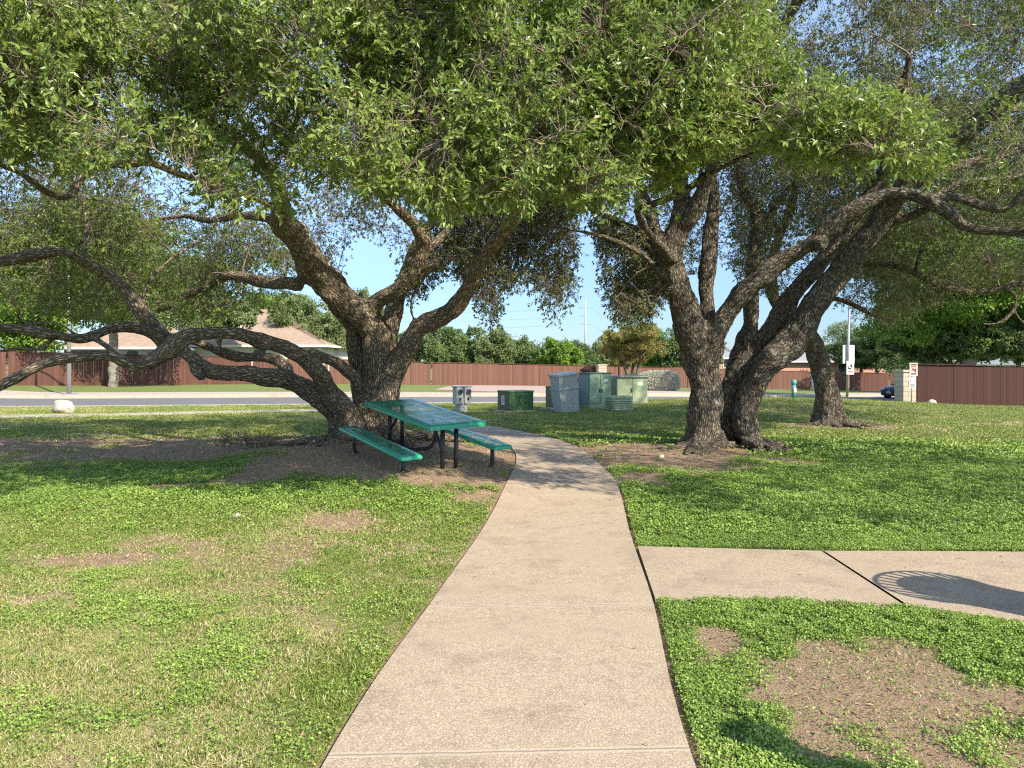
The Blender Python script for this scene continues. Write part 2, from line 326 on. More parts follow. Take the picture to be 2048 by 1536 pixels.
def tubes(P, Rr, sides):
    """P (n,k,3) polylines, Rr (n,k) radii -> verts, quads (raw, open ended)"""
    n, k, _ = P.shape; T = np.empty_like(P); T[:, 1:-1] = P[:, 2:]-P[:, :-2]; T[:, 0] = P[:, 1]-P[:, 0]; T[:, -1] = P[:, -1]-P[:, -2]; T = nrm(T)
    ref = np.where(np.abs(T[:, :1, 2:3]) > .9, np.array([1., 0, 0]), np.array([0, 0, 1.])); ref = np.broadcast_to(ref, T.shape)
    A = nrm(np.cross(T, ref)); B = np.cross(T, A); th = np.arange(sides)/sides*2*np.pi
    V = P[:, :, None]+(A[:, :, None]*np.cos(th)[None, None, :, None]+B[:, :, None]*np.sin(th)[None, None, :, None])*Rr[:, :, None, None]
    idx = np.arange(n*k*sides).reshape(n, k, sides); a = idx[:, :-1]; b = idx[:, 1:]
    F = np.stack([a, np.roll(a, -1, 2), np.roll(b, -1, 2), b], -1).reshape(-1, 4)
    return V.reshape(-1, 3), F
class MB:
    def __init__(s): s.bm = bmesh.new()
    def box(s, c, sz, rz=0, bev=0, taper=None, rx=0, ry=0):
        r = bmesh.ops.create_cube(s.bm, size=1); vs = r['verts']
        for v in vs:
            t = taper if (taper and v.co.z > 0) else 1
            v.co = Vector((v.co.x*sz[0]*t, v.co.y*sz[1]*t, v.co.z*sz[2]))
        if bev:
            es = {e for v in vs for e in v.link_edges}
            vs = list({v for f in bmesh.ops.bevel(s.bm, geom=list(es), offset=bev, segments=2, affect='EDGES', profile=.6)['faces'] for v in f.verts} | {v for v in vs if v.is_valid})
        mt = Matrix.Translation(Vector(c)) @ Matrix.Rotation(rz, 4, 'Z') @ Matrix.Rotation(rx, 4, 'X') @ Matrix.Rotation(ry, 4, 'Y')
        bmesh.ops.transform(s.bm, matrix=mt, verts=vs); return s
    def tube(s, pts, rad, sides=12, cap=True):
        pts = [Vector(p) for p in pts]; rings = []; n = len(pts); up = None
        for i, p in enumerate(pts):
            t = (pts[min(i+1, n-1)]-pts[max(i-1, 0)]).normalized()
            if up is None: up = Vector((0, 0, 1)) if abs(t.z) < .9 else Vector((1, 0, 0))
            a = t.cross(up).normalized(); b = t.cross(a); up = b.cross(t)*1.0 if False else up
            r = rad[i] if isinstance(rad, (list, tuple)) else rad
            rings.append([s.bm.verts.new(p+(a*math.cos(2*math.pi*k/sides)+b*math.sin(2*math.pi*k/sides))*r) for k in range(sides)])
        for q, w in zip(rings[:-1], rings[1:]):
            for k in range(sides):
                f = s.bm.faces.new((q[k], q[(k+1) % sides], w[(k+1) % sides], w[k])); f.smooth = True
        if cap: s.bm.faces.new(rings[0][::-1]); s.bm.faces.new(rings[-1])
        return s
    def poly(s, pts): s.bm.faces.new([s.bm.verts.new(p) for p in pts]); return s
    def prism(s, pts, off):
        a = [s.bm.verts.new(p) for p in pts]; b = [s.bm.verts.new(Vector(p)+Vector(off)) for p in pts]; n = len(a)
        s.bm.faces.new(a); s.bm.faces.new(b[::-1])
        for i in range(n): s.bm.faces.new((a[i], b[i], b[(i+1) % n], a[(i+1) % n]))
        return s
    def build(s, name, mt, parent=None, loc=None, rz=0):
        bmesh.ops.recalc_face_normals(s.bm, faces=s.bm.faces); me = bpy.data.meshes.new(name); s.bm.to_mesh(me); s.bm.free(); o = link(name, me, mt, parent)
        if loc is not None: o.location = loc
        if rz: o.rotation_euler = (0, 0, rz)
        return o
def strip(name, A, B, mt, zoff, cols=4, skirt=.12, zf=None):
    """a thin slab between two edge polylines that follows the ground"""
    n = len(A); t = np.linspace(0, 1, cols+1)[None, :, None]; P = A[:, None]*(1-t)+B[:, None]*t
    z = (zf or G)(P[..., 0], P[..., 1])+zoff
    V = np.concatenate([P, z[..., None]], 2)
    lo = V[:, [0, -1]].copy(); lo[..., 2] -= skirt
    V = np.concatenate([lo[:, :1], V, lo[:, 1:]], 1); k = cols+3
    idx = np.arange(n*k).reshape(n, k); F = np.stack([idx[:-1, :-1], idx[1:, :-1], idx[1:, 1:], idx[:-1, 1:]], -1).reshape(-1, 4)
    me = npmesh(name, V, F[:, ::-1]); mid = (A+B)/2; s = np.r_[0, np.cumsum(np.hypot(*np.diff(mid, axis=0).T))]
    uv = np.zeros((n, k, 2)); uv[..., 0] = np.arange(k); uv[..., 1] = s[:, None]; setuv(me, uv.reshape(-1, 2)); return link(name, me, mt)
# ------------------------------------------------------------- ground, road, paths
xs = np.r_[-3000, -1200, -500, -250, np.arange(-140, -32, 6), np.arange(-32, -13, .5), np.arange(-13, 13, .14), np.arange(13, 40, .5), np.arange(40, 142, 6), 250, 500, 1200, 3000]
ys = np.r_[-3000, -600, -120, -30, np.arange(-12, -1, 1.), np.arange(-1, 16, .14), np.arange(16, 62, .4), np.arange(62, 120, 2), 130, 150, 200, 300, 600, 1500, 3500]
X, Y = np.meshgrid(xs, ys, indexing='ij'); Z = G(X, Y)+np.where(Y < 20, (fbm(X, Y, 1.6, 40)-.5)*.03, 0)
onroad = (Y > nearY(X)-.1) & (Y < farY(X)+.1)
Z = np.where(onroad, Z-.45, Z)
pp = inpoly(X, Y, PATHPOLY) | inpoly(X, Y, SLABPOLY); pe = in_paved(X, Y, .06)
Z = np.where(pe, G(X, Y)-.005, Z); Z = np.where(pp, G(X, Y)-.02, Z)
idx = np.arange(X.size).reshape(X.shape)
F = np.stack([idx[:-1, :-1], idx[1:, :-1], idx[1:, 1:], idx[:-1, 1:]], -1).reshape(-1, 4)
me = npmesh('ground', np.stack([X, Y, Z], -1), F, True)
DIRT = dirt(X, Y); fattr(me, 'dirt', DIRT.ravel(), 'POINT'); fattr(me, 'straw', np.where(Y > 28, .15, straw(X, Y)).ravel(), 'POINT'); fattr(me, 'clover', np.where(Y > 28, .35+.6*fbm(X, Y, .5, 90), clover(X, Y)).ravel(), 'POINT')
edge = np.minimum(polydist(X, Y, PLr[::3]), polydist(X, Y, PRr[::3])); fattr(me, 'thin', ((edge < .09)*.9*(Y < 14)).ravel(), 'POINT')
tag(link('ground', me, M['turf']), kind='structure')
tag(strip('path', PLr, PRr, M['path'], .012, 8), kind='structure')
# side slab in two pours with an open joint
def slab(name, x0, x1):
    n = 30; xx = np.linspace(x0, x1, n); t = (xx-xx[0])
    A = np.stack([np.interp(np.linspace(x0[0] if False else 0, 1, n), [0, 1], [0, 1]), xx*0], 1)
    return A
jt, jb = pl(1645, 1105), pl(1812, 1215)
def cut(line, a, b):     # part of a polyline between two x
    xx = np.linspace(a, b, 24); return np.stack([xx, np.interp(xx, line[:, 0], line[:, 1])], 1)
tag(strip('side_path', cut(SLABT, SLABT[0, 0], jt[0]-.012), cut(SLABB, SLABB[0, 0], jb[0]-.012), M['slab'], .018, 6), kind='structure')
tag(strip('side_path', cut(SLABT, jt[0]+.012, 12), cut(SLABB, jb[0]+.012, 12), M['slab'], .018, 6), kind='structure')
nrmY = lambda L, w: np.stack([L[:, 0], L[:, 1]+w], 1)
tag(strip('pavement', SWLr, SWLr+np.array([[-.25, 1.35]]), M['pave'], .02, 2), kind='structure')
rx = np.r_[np.arange(-140, -30, 5), np.arange(-30, 46, 1.), np.arange(46, 141, 5)]
NA = np.stack([rx, nearY(rx)], 1); FA = np.stack([rx, farY(rx)], 1)
tag(strip('road', NA-np.array([0, .25]), FA+np.array([0, .25]), M['asphalt'], -.135, 8), kind='structure')
tag(strip('kerb', NA-np.array([0, .55]), NA+np.array([0, .0]), M['pave'], .012, 1, .5), kind='structure')
w2 = np.interp(rx, [-140, -30, 0, 14, 20, 140], [3.6, 3.6, 3.4, 4.5, 5, 5])
tag(strip('far_pavement', FA, np.stack([rx, FA[:, 1]+w2], 1), M['pave'], .015, 2, .5), kind='structure')
tag(strip('gutter', FA-np.array([0, .42]), FA-np.array([0, .01]), M['pave'], -.125, 1, .05), kind='structure')
# gravel bed along the far fence
m, nt, p = mat('gravel'); P = geo(nt); vo = nd(nt, 'TexVoronoi'); vo.inputs['Scale'].default_value = 14; nt.links.new(P, vo.inputs['Vector'])
c = ramp(nt, vo.outputs['Color'], [(0, (.30, .20, .16)), (1, (.55, .42, .36))]); nt.links.new(c, p.inputs['Base Color']); p.inputs['Roughness'].default_value = .95; M['gravel'] = m
gx = np.linspace(-5, 13, 30); ga = np.stack([gx, farY(gx)+np.interp(gx, [-5, 0, 13], [9, 5, 6])], 1); gb = np.stack([gx, np.interp(gx, [-7.1, -1, 14.7], [65, 68, 73])], 1)
tag(strip('gravel_bed', ga, gb, M['gravel'], .03, 3), kind='structure')

# ------------------------------------------------------------- turf plants
def scatter(n, d0, d1, fx=.78, pw=1.):
    d = np.sqrt(rng.uniform(d0*d0, d1*d1, n)); x = rng.uniform(-fx, fx, n)*d; return x, d
def hgt(x, y): return G(x, y)+(fbm(x, y, 1.6, 40)-.5)*.03
# broad-leaved ground cover
def cover(n, d0, d1, L0, L1, rise):
    x, y = scatter(n, d0, d1); k = clover(x, y)*(1-dirt(x, y)*1.15); k = np.where(x > .2, np.maximum(k, .02), k)
    pk = n2(x, y, 9., 51)*.6+n2(x, y, 23., 52)*.4; k = k*sstep(.22, .55, pk)
    keep = (rng.random(n) < k*1.25) & ~in_paved(x, y, .03+.05*0); x, y = x[keep], y[keep]; n = len(x); pk = pk[keep]
    z = hgt(x, y)+rng.uniform(.004, rise, n)*(.4+pk)
    D = ruv(n); D[:, 2] *= .45; N = ruv(n)*.7+np.array([.2, -.3, .9]); L = rng.uniform(L0, L1, n)
    t = .45+rng.normal(0, .2, n)+.5*(pk-.5)+.8*(fbm(x, y, .8, 77)-.5)
    return np.stack([x, y, z], 1), D, N, L, L*rng.uniform(.7, .95, n), t
S = [cover(1300000, 2.6, 7, .008, .017, .04), cover(850000, 7, 12, .015, .028, .05), cover(300000, 12, 20, .035, .06, .05)]
S = [np.concatenate(q) for q in zip(*S)]
o = leaves('ground_cover', *S[:3], S[3], S[4], S[5], M['clover']); tag(o, 'low bright green clover-like leaves carpeting the ground beside the path', 'ground cover', kind='stuff')
def blades(n, d0, d1, h0, h1, w, fx=.78):
    x, y = scatter(n, d0, d1, fx); dd = dirt(x, y); cl = clover(x, y); st = straw(x, y)
    k = (1-dd)*(1-.8*cl)*(.45+.9*n2(x, y, 5., 61)); k = k*sstep(.15, .6, n2(x, y, 11., 62)*.6+n2(x, y, 27., 63)*.4+.12); k = np.maximum(k, .04*(x < 1)); k = np.maximum(k, .10*dd*(y < 9)); keep = (rng.random(n) < k) & ~in_paved(x, y, .03) & (y < nearY(x)-.6); x, y, st, dd = x[keep], y[keep], st[keep], dd[keep]; n = len(x)
    z = hgt(x, y)-.004; D = ruv(n)*.85; D[:, 2] = np.abs(D[:, 2])*.6+.12; N = ruv(n)+np.array([.3, -.45, .4]); L = rng.uniform(h0, h1, n)*(.6+.8*n2(x, y, 3., 66))
    t = np.where(rng.random(n) < .12+.42*st+.6*dd, rng.uniform(.66, 1, n), rng.uniform(.05, .62, n))
    return np.stack([x, y, z], 1), D, N, L, np.full(n, w)*rng.uniform(.7, 1.3, n), t
S = [blades(1000000, 2.6, 6, .012, .038, .0034), blades(800000, 6, 12, .018, .045, .007), blades(500000, 12, 30, .03, .06, .02)]
S = [np.concatenate(q) for q in zip(*S)]
o = leaves('grass', *S[:3], S[3], S[4], S[5], M['grass'], droop=.25); tag(o, 'short patchy lawn grass mixed with dry straw blades', 'grass', kind='stuff')
x, y = scatter(70000, 2.6, 19); k = np.clip(dirt(x, y)*np.where(y > 9, 1, .6), .035, 1); pv = in_paved(x, y, 0); keep = (rng.random(len(x)) < np.where(pv, .012, k)); x, y = x[keep], y[keep]; n = len(x)
D = ruv(n); D[:, 2] *= .25; L = rng.uniform(.02, .05, n)
o = leaves('leaf_litter', np.stack([x, y, np.where(in_paved(x, y, 0), G(x, y)+.022, hgt(x, y)+.006)], 1), D, ruv(n)*.4+np.array([0, 0, 1]), L, L*rng.uniform(.2, .45, n), rng.beta(2, 2.4, n), M['litter']); tag(o, 'dry fallen leaves and bark bits scattered on the bare soil', 'leaf litter', kind='stuff')
# ------------------------------------------------------------- trees
def limb(rows, n=6):
    """rows: (px, py, distance, width px) -> world points and radii"""
    A = np.array(rows, float); C = cr(A, n); d = C[:, 2]
    P = np.stack([(C[:, 0]-CX)/FOC*d, d, EYE-(C[:, 1]-HZ)/FOC*d], 1); return P, np.maximum(C[:, 3], 1.5)/FOC*d/2*.90
def roots(cx, cy, r0, angs, seed):
    out = []; r = np.random.default_rng(seed)
    for a in angs:
        L = r.uniform(.7, 1.5); t = np.linspace(0, 1, 9); w = np.cumsum(r.normal(0, .16, 9)); x = cx+np.cos(a+w*.5)*(r0*.5+t*L); y = cy+np.sin(a+w*.5)*(r0*.5+t*L)
        z = G(x, y)+.10*(1-t)**2-.012-.05*t**3; out.append((np.stack([x, y, z], 1), np.linspace(.085, .03, 9)*r.uniform(.8, 1.2)))
    return out
def rough_tube(P, Rr, sides, seed):
    """a limb with swellings; rings follow a parallel frame"""
    J = np.stack([vnoise(P*1.7+seed+k*9.1, seed+k)-.5 for k in range(3)], 1)*Rr[:, None]*.7; J[0] = 0; P = P+J; s = np.r_[0, np.cumsum(np.linalg.norm(np.diff(P, axis=0), axis=1))]; m = max(4, int(s[-1]/.07)); t = np.linspace(0, s[-1], m)
    P = np.stack([np.interp(t, s, P[:, i]) for i in range(3)], 1); Rr = np.interp(t, s, Rr)
    # smooth small kinks
    for _ in range(2): P[1:-1] = (P[:-2]+2*P[1:-1]+P[2:])/4
    V, F = tubes(P[None], Rr[None], sides); V = V.reshape(m, sides, 3); c = P[:, None]; dv = V-c
    kn = vnoise(V*2.2+seed*5, seed+4); k = 1+(vnoise(V*3.3+seed, seed)-.5)*.46+(vnoise(V*9+seed, seed+1)-.5)*.22+np.clip(kn-.78, 0, 1)*1.6
    V = c+dv*k[..., None]; return V, F, P, Rr
def wood(name, limbs, mt, parent, voxel=.028, flare=None):
    """fuse the traced limbs into one skin and give it bark coordinates"""
    VV, FF, CP, CT, CR, CS = [], [], [], [], [], []; off = 0; acc = 0
    for i, (P, Rr) in enumerate(limbs):
        V, F, Pc, Rc = rough_tube(P, Rr, 14, i*7+3); m, sd, _ = V.shape
        VV.append(V.reshape(-1, 3)); FF += (F+off).tolist(); a = off; b = off+(m-1)*sd; FF.append(list(range(a, a+sd))[::-1]); FF.append(list(range(b, b+sd))); off += m*sd
        T = np.gradient(Pc, axis=0); CP.append(Pc); CT.append(nrm(T)); CR.append(Rc); st = np.r_[0, np.cumsum(np.linalg.norm(np.diff(Pc, axis=0), axis=1))]; CS.append(st+acc); acc += st[-1]+3
    V = np.concatenate(VV)
    if flare:        # buttresses where the stems meet the ground
        for cx, cy, r0 in flare:
            z = V[:, 2]-g(cx, cy); dx, dy = V[:, 0]-cx, V[:, 1]-cy; q = np.hypot(dx, dy); an = np.arctan2(dy, dx)
            f = np.exp(-np.clip(z+.05, 0, 9)/.26)*(q < r0*1.5)*(.36+.34*np.cos(an*5+cx*3))
            V[:, 0] += dx*f; V[:, 1] += dy*f
    me = bpy.data.meshes.new(name); me.from_pydata(V.tolist(), [], FF); o = bpy.data.objects.new(name, me); COL.objects.link(o)
    rm = o.modifiers.new('r', 'REMESH'); rm.mode = 'VOXEL'; rm.voxel_size = voxel; rm.adaptivity = 0
    sm = o.modifiers.new('s', 'SMOOTH'); sm.iterations = 4; sm.factor = .5
    dg = bpy.context.evaluated_depsgraph_get(); ev = o.evaluated_get(dg); m2 = bpy.data.meshes.new_from_object(ev)
    bpy.data.objects.remove(o); bpy.data.meshes.remove(me)
    n = len(m2.vertices); co_ = np.empty(n*3, np.float32); m2.vertices.foreach_get('co', co_); V = co_.reshape(-1, 3).astype(float)
    CPa, CTa, CRa, CSa = map(np.concatenate, (CP, CT, CR, CS))
    # nearest centreline sample, weighed by radius
    best = np.full(n, 1e9); bi = np.zeros(n, int)
    for i0 in range(0, n, 4000):
        q = V[i0:i0+4000]; D = np.sqrt(((q[:, None]-CPa[None])**2).sum(-1))/CRa[None]; bi[i0:i0+4000] = D.argmin(1)
    C = CPa[bi]; T = CTa[bi]; ref = np.where(np.abs(T[:, 2:3]) > .93, np.array([1., 0, 0]), np.array([0, .3, 1.])); A = nrm(np.cross(T, ref)); B = np.cross(T, A); dv = V-C
    axial = CSa[bi]+(dv*T).sum(1)
    bc = np.stack([(dv*A).sum(1), (dv*B).sum(1), axial*.26], 1)
    # ridges in the bark as real relief
    rid = vnoise(bc*np.array([24, 24, 24.]), 5)*.6+vnoise(bc*np.array([55, 55, 55.]), 6)*.4
    nn = np.empty(n*3, np.float32); m2.vertices.foreach_get('normal', nn); nn = nn.reshape(-1, 3)
    V = V+nn*((rid-.5)*np.minimum(.05, CRa[bi]*.28))[:, None]
    m2.vertices.foreach_set('co', V.astype(np.float32).ravel())
    a = m2.attributes.new('bark_co', 'FLOAT_VECTOR', 'POINT'); a.data.foreach_set('vector', (bc+np.array([0, 0, 0.])).astype(np.float32).ravel())
    m2.polygons.foreach_set('use_smooth', np.ones(len(m2.polygons), bool)); m2.update(); m2.materials.clear()
    return link(name, m2, mt, parent)
def region(poly, d0, d1, n, seed=0, clump=.45, cs=.9):
    poly = np.array(poly, float); lo, hi = poly.min(0), poly.max(0); out = []
    need = n
    while need > 0:
        m = need*6+200; px = rng.uniform(lo[0], hi[0], m); py = rng.uniform(lo[1], hi[1], m); d = (rng.uniform(d0**3, d1**3, m))**(1/3)
        P = np.stack([(px-CX)/FOC*d, d, EYE-(py-HZ)/FOC*d], 1); k = inpoly(px, py, poly) & (vnoise(P*cs+seed*3.3, seed) > clump*.98+.06*rng.normal(size=m)) & (P[:, 2] > 1.75)
        out.append(P[k]); need -= int(k.sum())
    return np.concatenate(out)[:n]
def grow(tree, limbs, regs, mt_leaf, mt_wood, leaf=(.05, .075), bough=.75, twl=(.10, .26), per=3, nl=8, hang=0., seed=0, tint=(.45, .16), droop=.1, wl=.36, name='crown'):
    """fill the given volumes: boughs from the limbs, branchlets from the boughs, leafy twigs at their ends"""
    nodes = [P for P, _ in limbs]; rads = [r for _, r in limbs]; NPs = np.concatenate(nodes); NR = np.concatenate(rads); k = NR < .19
    NPs, NR = NPs[k], NR[k]; pts = np.concatenate(regs)
    # boughs: a thinned set of the points
    sel = []; perm = rng.permutation(len(pts))
    for i in perm[:4000]:
        p = pts[i]
        if not sel or (np.linalg.norm(np.array(sel)-p, axis=1).min() > bough): sel.append(p)
    sel = np.array(sel); d0 = np.array([np.linalg.norm(NPs-p, axis=1).min() for p in sel]); sel = sel[np.argsort(d0)]
    BP, BR = [], []
    for p in sel:
        dd = np.linalg.norm(NPs-p, axis=1); j = dd.argmin(); a = NPs[j]; L = dd[j]
        if L < .15: continue
        r0 = min(NR[j]*.7, .010+.011*L); r1 = .006; up = np.array([0, 0, 1.])
        c1 = a+(p-a)*.33+up*L*.16+rng.normal(size=3)*L*.10; c2 = a+(p-a)*.7+up*L*.10+rng.normal(size=3)*L*.08
        t = np.linspace(0, 1, 9)[:, None]; Q = (1-t)**3*a+3*(1-t)**2*t*c1+3*(1-t)*t*t*c2+t**3*p; Q[1:-1] += rng.normal(size=(7, 3))*L*.012
        rr = r0+(r1-r0)*t[:, 0]; BP.append(Q); BR.append(rr); NPs = np.concatenate([NPs, Q[1:]]); NR = np.concatenate([NR, rr[1:]])
    V1, F1 = tubes(np.array(BP), np.array(BR), 5)
    kd = kdtree.KDTree(len(NPs)); [kd.insert(p, i) for i, p in enumerate(NPs)]; kd.balance()
    j = np.array([kd.find(p)[1] for p in pts]); a = NPs[j]; L = np.linalg.norm(pts-a, axis=1)[:, None]; n = len(pts)
    t = np.linspace(0, 1, 4)[None, :, None]; Q = a[:, None]*(1-t)+pts[:, None]*t+rng.normal(size=(n, 4, 3))*L[:, None]*.07*np.array([0, 1, 1, 0])[None, :, None]; Q[:, 1:3, 2] += L*.08
    r = np.minimum(NR[j], .005)[:, None]*np.array([1, .8, .6, .45])[None]; V2, F2 = tubes(Q, r, 3)
    # leafy twigs
    out = nrm(pts-a+1e-4); P0 = np.repeat(pts, per, 0); O = np.repeat(out, per, 0); D = nrm(O*.6+ruv(n*per)*.9+np.array([0, 0, .05-hang])); TL = rng.uniform(*twl, n*per)[:, None]
    E = P0+D*TL+np.array([0, 0, -.12])*TL*(hang*3+.3)
    Q3 = np.stack([P0, P0*.5+E*.5+np.array([0, 0, .1])*TL, E], 1); V3, F3 = tubes(Q3, np.broadcast_to(np.array([.0028, .002, .0014]), (n*per, 3)).copy(), 3)
    o = len(V1); me = npmesh('branches', np.concatenate([V1, V2, V3]), np.concatenate([F1, F2+o, F3+o+len(V2)]), True); link('branches', me, mt_wood, tree)
    s = 1-rng.beta(1.0, 2.2, (n*per, nl)); s[:, :3] = 1; ss = s[..., None]; C = P0[:, None]*(1-ss)+E[:, None]*ss; C = C+rng.normal(size=C.shape)*.006
    LD = nrm(D[:, None]*(.35+.5*ss)+ruv(n*per*nl).reshape(n*per, nl, 3)*.95+np.array([0, 0, -.05-hang])); NN = ruv(n*per*nl)*.75+np.array([.35, -.5, .62])
    m = n*per*nl; C = C.reshape(-1, 3); LD = LD.reshape(-1, 3); Ls = rng.uniform(*leaf, m); ct = np.repeat(rng.normal(0, .10, n*per), nl)+(vnoise(C*1.6+seed, seed+9)-.5)*.5
    tt = np.clip(tint[0]+ct+rng.normal(0, tint[1], m), 0, .9); tt = np.where(rng.random(m) < .006, .99, tt)
    return leaves(name, C, LD, NN, Ls, Ls*rng.uniform(wl*.8, wl*1.25, m), tt, mt_leaf, tree, fold=.14, droop=droop)

# ---- the left live oak behind the picnic table
LB = GP(748, 13.0)
oak1 = wempty('live_oak', LB, 0, 'sprawling live oak with low arching limbs behind the green picnic table', 'oak tree')
L1_ = [limb(r) for r in [
    [(742, 905, 13, 95), (740, 850, 13, 80), (750, 780, 13, 66), (756, 715, 12.9, 62), (750, 655, 12.8, 62), (719, 618, 12.6, 60), (676, 586, 12.3, 62), (640, 549, 12, 66), (617, 507, 11.7, 64), (592, 476, 11.4, 58), (562, 446, 11, 50), (560, 410, 10.7, 36), (556, 372, 10.3, 30), (535, 335, 9.8, 28), (500, 305, 9.3, 26), (440, 262, 8.7, 22), (370, 215, 8.2, 18), (280, 160, 7.8, 14)],
    [(770, 905, 13, 75), (772, 830, 13, 60), (781, 760, 12.9, 54), (795, 722, 12.8, 50), (814, 690, 12.7, 46), (842, 655, 12.6, 42), (883, 634, 12.5, 40), (918, 608, 12.3, 38), (941, 566, 12.1, 34), (963, 520, 11.8, 32), (994, 474, 11.5, 32), (1032, 430, 11.1, 30), (1048, 386, 10.7, 24), (1062, 330, 10.2, 22), (1085, 260, 9.6, 20), (1090, 170, 9.1, 17), (1060, 70, 8.6, 13)],
    [(752, 650, 12.8, 40), (745, 618, 12.7, 40), (773, 589, 12.5, 34), (812, 562, 12.3, 34), (835, 519, 12.1, 30), (845, 474, 11.9, 33), (820, 441, 11.6, 27), (783, 409, 11.2, 22), (745, 372, 10.8, 20), (700, 320, 10.2, 18), (650, 255, 9.5, 16), (620, 170, 8.9, 13)],
    [(838, 510, 12.1, 22), (862, 492, 12.2, 22), (890, 464, 12.3, 20), (908, 430, 12.4, 17), (935, 390, 12.4, 14), (980, 340, 12.3, 12), (1000, 260, 12, 10)],
    [(822, 560, 12.3, 18), (845, 548, 12.2, 20), (862, 532, 12.1, 24), (874, 527, 12.1, 22)],
    [(850, 552, 12.3, 12), (832, 580, 12.4, 9), (820, 606, 12.5, 8), (824, 630, 12.5, 8), (830, 650, 12.5, 5)],
    [(768, 700, 13.2, 44), (775, 660, 13.4, 42), (790, 610, 13.6, 38), (802, 575, 13.8, 32), (815, 530, 14, 26), (845, 470, 14.2, 22), (900, 400, 14.5, 18), (960, 330, 14.7, 14)],
    [(738, 860, 13.1, 60), (724, 760, 13.2, 48), (715, 695, 13.2, 46), (700, 645, 13, 42), (672, 608, 12.6, 42)],
    [(735, 800, 13, 40), (719, 765, 12.9, 30), (690, 738, 12.7, 27), (660, 720, 12.5, 26), (632, 714, 12.3, 27), (614, 711, 12.2, 24)],
    [(600, 568, 11.9, 30), (565, 566, 12.2, 26), (520, 564, 12.6, 25), (480, 553, 13, 24), (447, 551, 13.3, 22), (412, 572, 13.6, 18), (372, 594, 13.9, 14), (340, 615, 14.1, 11), (311, 622, 14.3, 9)],
    [(560, 446, 11, 30), (520, 434, 11.3, 22), (470, 430, 11.8, 18), (420, 440, 12.4, 15), (370, 432, 13, 12), (300, 445, 13.5, 9), (220, 470, 14, 7)],
    # low limbs towards the left
    [(706, 900, 12.8, 70), (694, 858, 12.8, 56), (676, 825, 12.7, 52), (649, 795, 12.5, 48), (612, 778, 12.3, 44), (578, 766, 12.1, 42), (530, 748, 11.8, 40), (478, 741, 11.6, 40), (425, 745, 11.4, 34), (388, 722, 11.3, 28), (355, 693, 11.3, 30), (325, 668, 11.3, 30), (292, 634, 11.3, 34), (262, 594, 11.3, 32), (220, 553, 11.2, 30), (165, 522, 11, 25), (120, 505, 10.8, 22), (60, 512, 10.5, 25), (0, 522, 10.2, 23), (-90, 530, 9.8, 20), (-220, 500, 9.2, 14)],
    [(718, 890, 12.7, 60), (705, 845, 12.6, 52), (683, 803, 12.4, 46), (652, 768, 12.1, 42), (628, 738, 11.8, 38), (604, 714, 11.6, 36), (566, 692, 11.2, 33), (512, 679, 10.8, 32), (468, 668, 10.5, 32), (425, 668, 10.3, 31), (380, 676, 10.1, 33), (335, 700, 9.9, 33), (290, 726, 9.7, 30), (262, 731, 9.6, 27), (225, 712, 9.5, 26), (188, 709, 9.4, 27), (130, 714, 9.2, 28), (85, 730, 9.1, 26), (45, 749, 9, 25), (0, 771, 8.9, 25), (-80, 795, 8.6, 22), (-200, 780, 8.2, 16)],
    [(575, 766, 12.1, 28), (580, 745, 12.4, 30), (562, 728, 12.7, 28), (530, 714, 12.9, 24), (490, 716, 13, 22), (458, 713, 13, 22), (430, 702, 12.8, 20), (398, 686, 12.6, 20), (360, 678, 12.2, 26), (320, 680, 12, 30)],
    [(330, 690, 11.3, 30), (308, 668, 11.2, 30), (270, 655, 11, 28), (225, 656, 10.8, 27), (190, 670, 10.6, 25), (154, 678, 10.4, 26), (120, 672, 10.2, 24), (85, 665, 10, 24), (40, 658, 9.8, 25), (0, 654, 9.6, 23), (-90, 655, 9.2, 18), (-200, 630, 8.8, 12)],
    [(180, 673, 10.5, 18), (210, 690, 10.4, 15), (245, 716, 10.1, 14), (262, 730, 9.8, 15)],
    [(110, 672, 10.1, 9), (80, 698, 10.3, 12), (40, 694, 10.3, 10), (0, 704, 10.2, 9), (-60, 700, 10, 7)],
    [(390, 720, 11.3, 26), (392, 745, 11.2, 22), (405, 757, 11.1, 16)],
    [(262, 725, 9.7, 22), (290, 738, 9.8, 20), (325, 722, 10.2, 16), (352, 706, 10.6, 15)],
    [(150, 668, 10.4, 8), (120, 648, 10.8, 8), (95, 645, 11.2, 8), (55, 648, 11.6, 7), (40, 630, 12, 6)],
    [(0, 330, 9, 12), (40, 345, 9.4, 14), (90, 385, 9.8, 16), (130, 400, 10.1, 16), (152, 375, 10.3, 17), (180, 335, 10.4, 20), (250, 325, 10.5, 22), (300, 322, 10.5, 20), (350, 345, 10.6, 18), (420, 370, 10.7, 16), (500, 395, 10.9, 14), (556, 420, 10.9, 16)],
    [(165, 522, 11, 12), (175, 450, 11.4, 10), (165, 395, 11.8, 8), (175, 330, 12.2, 7)],
    [(290, 640, 11.3, 12), (290, 580, 11.6, 9), (340, 520, 12, 8), (400, 480, 12.3, 7)],
]]
tr = wood('trunk', L1_+roots(LB.x, 13.0, .7, [-2.6, -2.1, -1.5, -1.0, -.5, .2, 3.3], 4), M['bark'], oak1, flare=[(LB.x, 13.0, .75)]); 
FRONT_L = [(-420, -160), (300, -190), (900, -170), (1160, -150), (1180, 250), (1095, 330), (1040, 415), (985, 400), (930, 400), (880, 430), (830, 360), (760, 375), (680, 345), (610, 385), (560, 425), (480, 395), (420, 400), (390, 330), (330, 290), (240, 310), (170, 325), (80, 330), (0, 300), (-420, 330)]
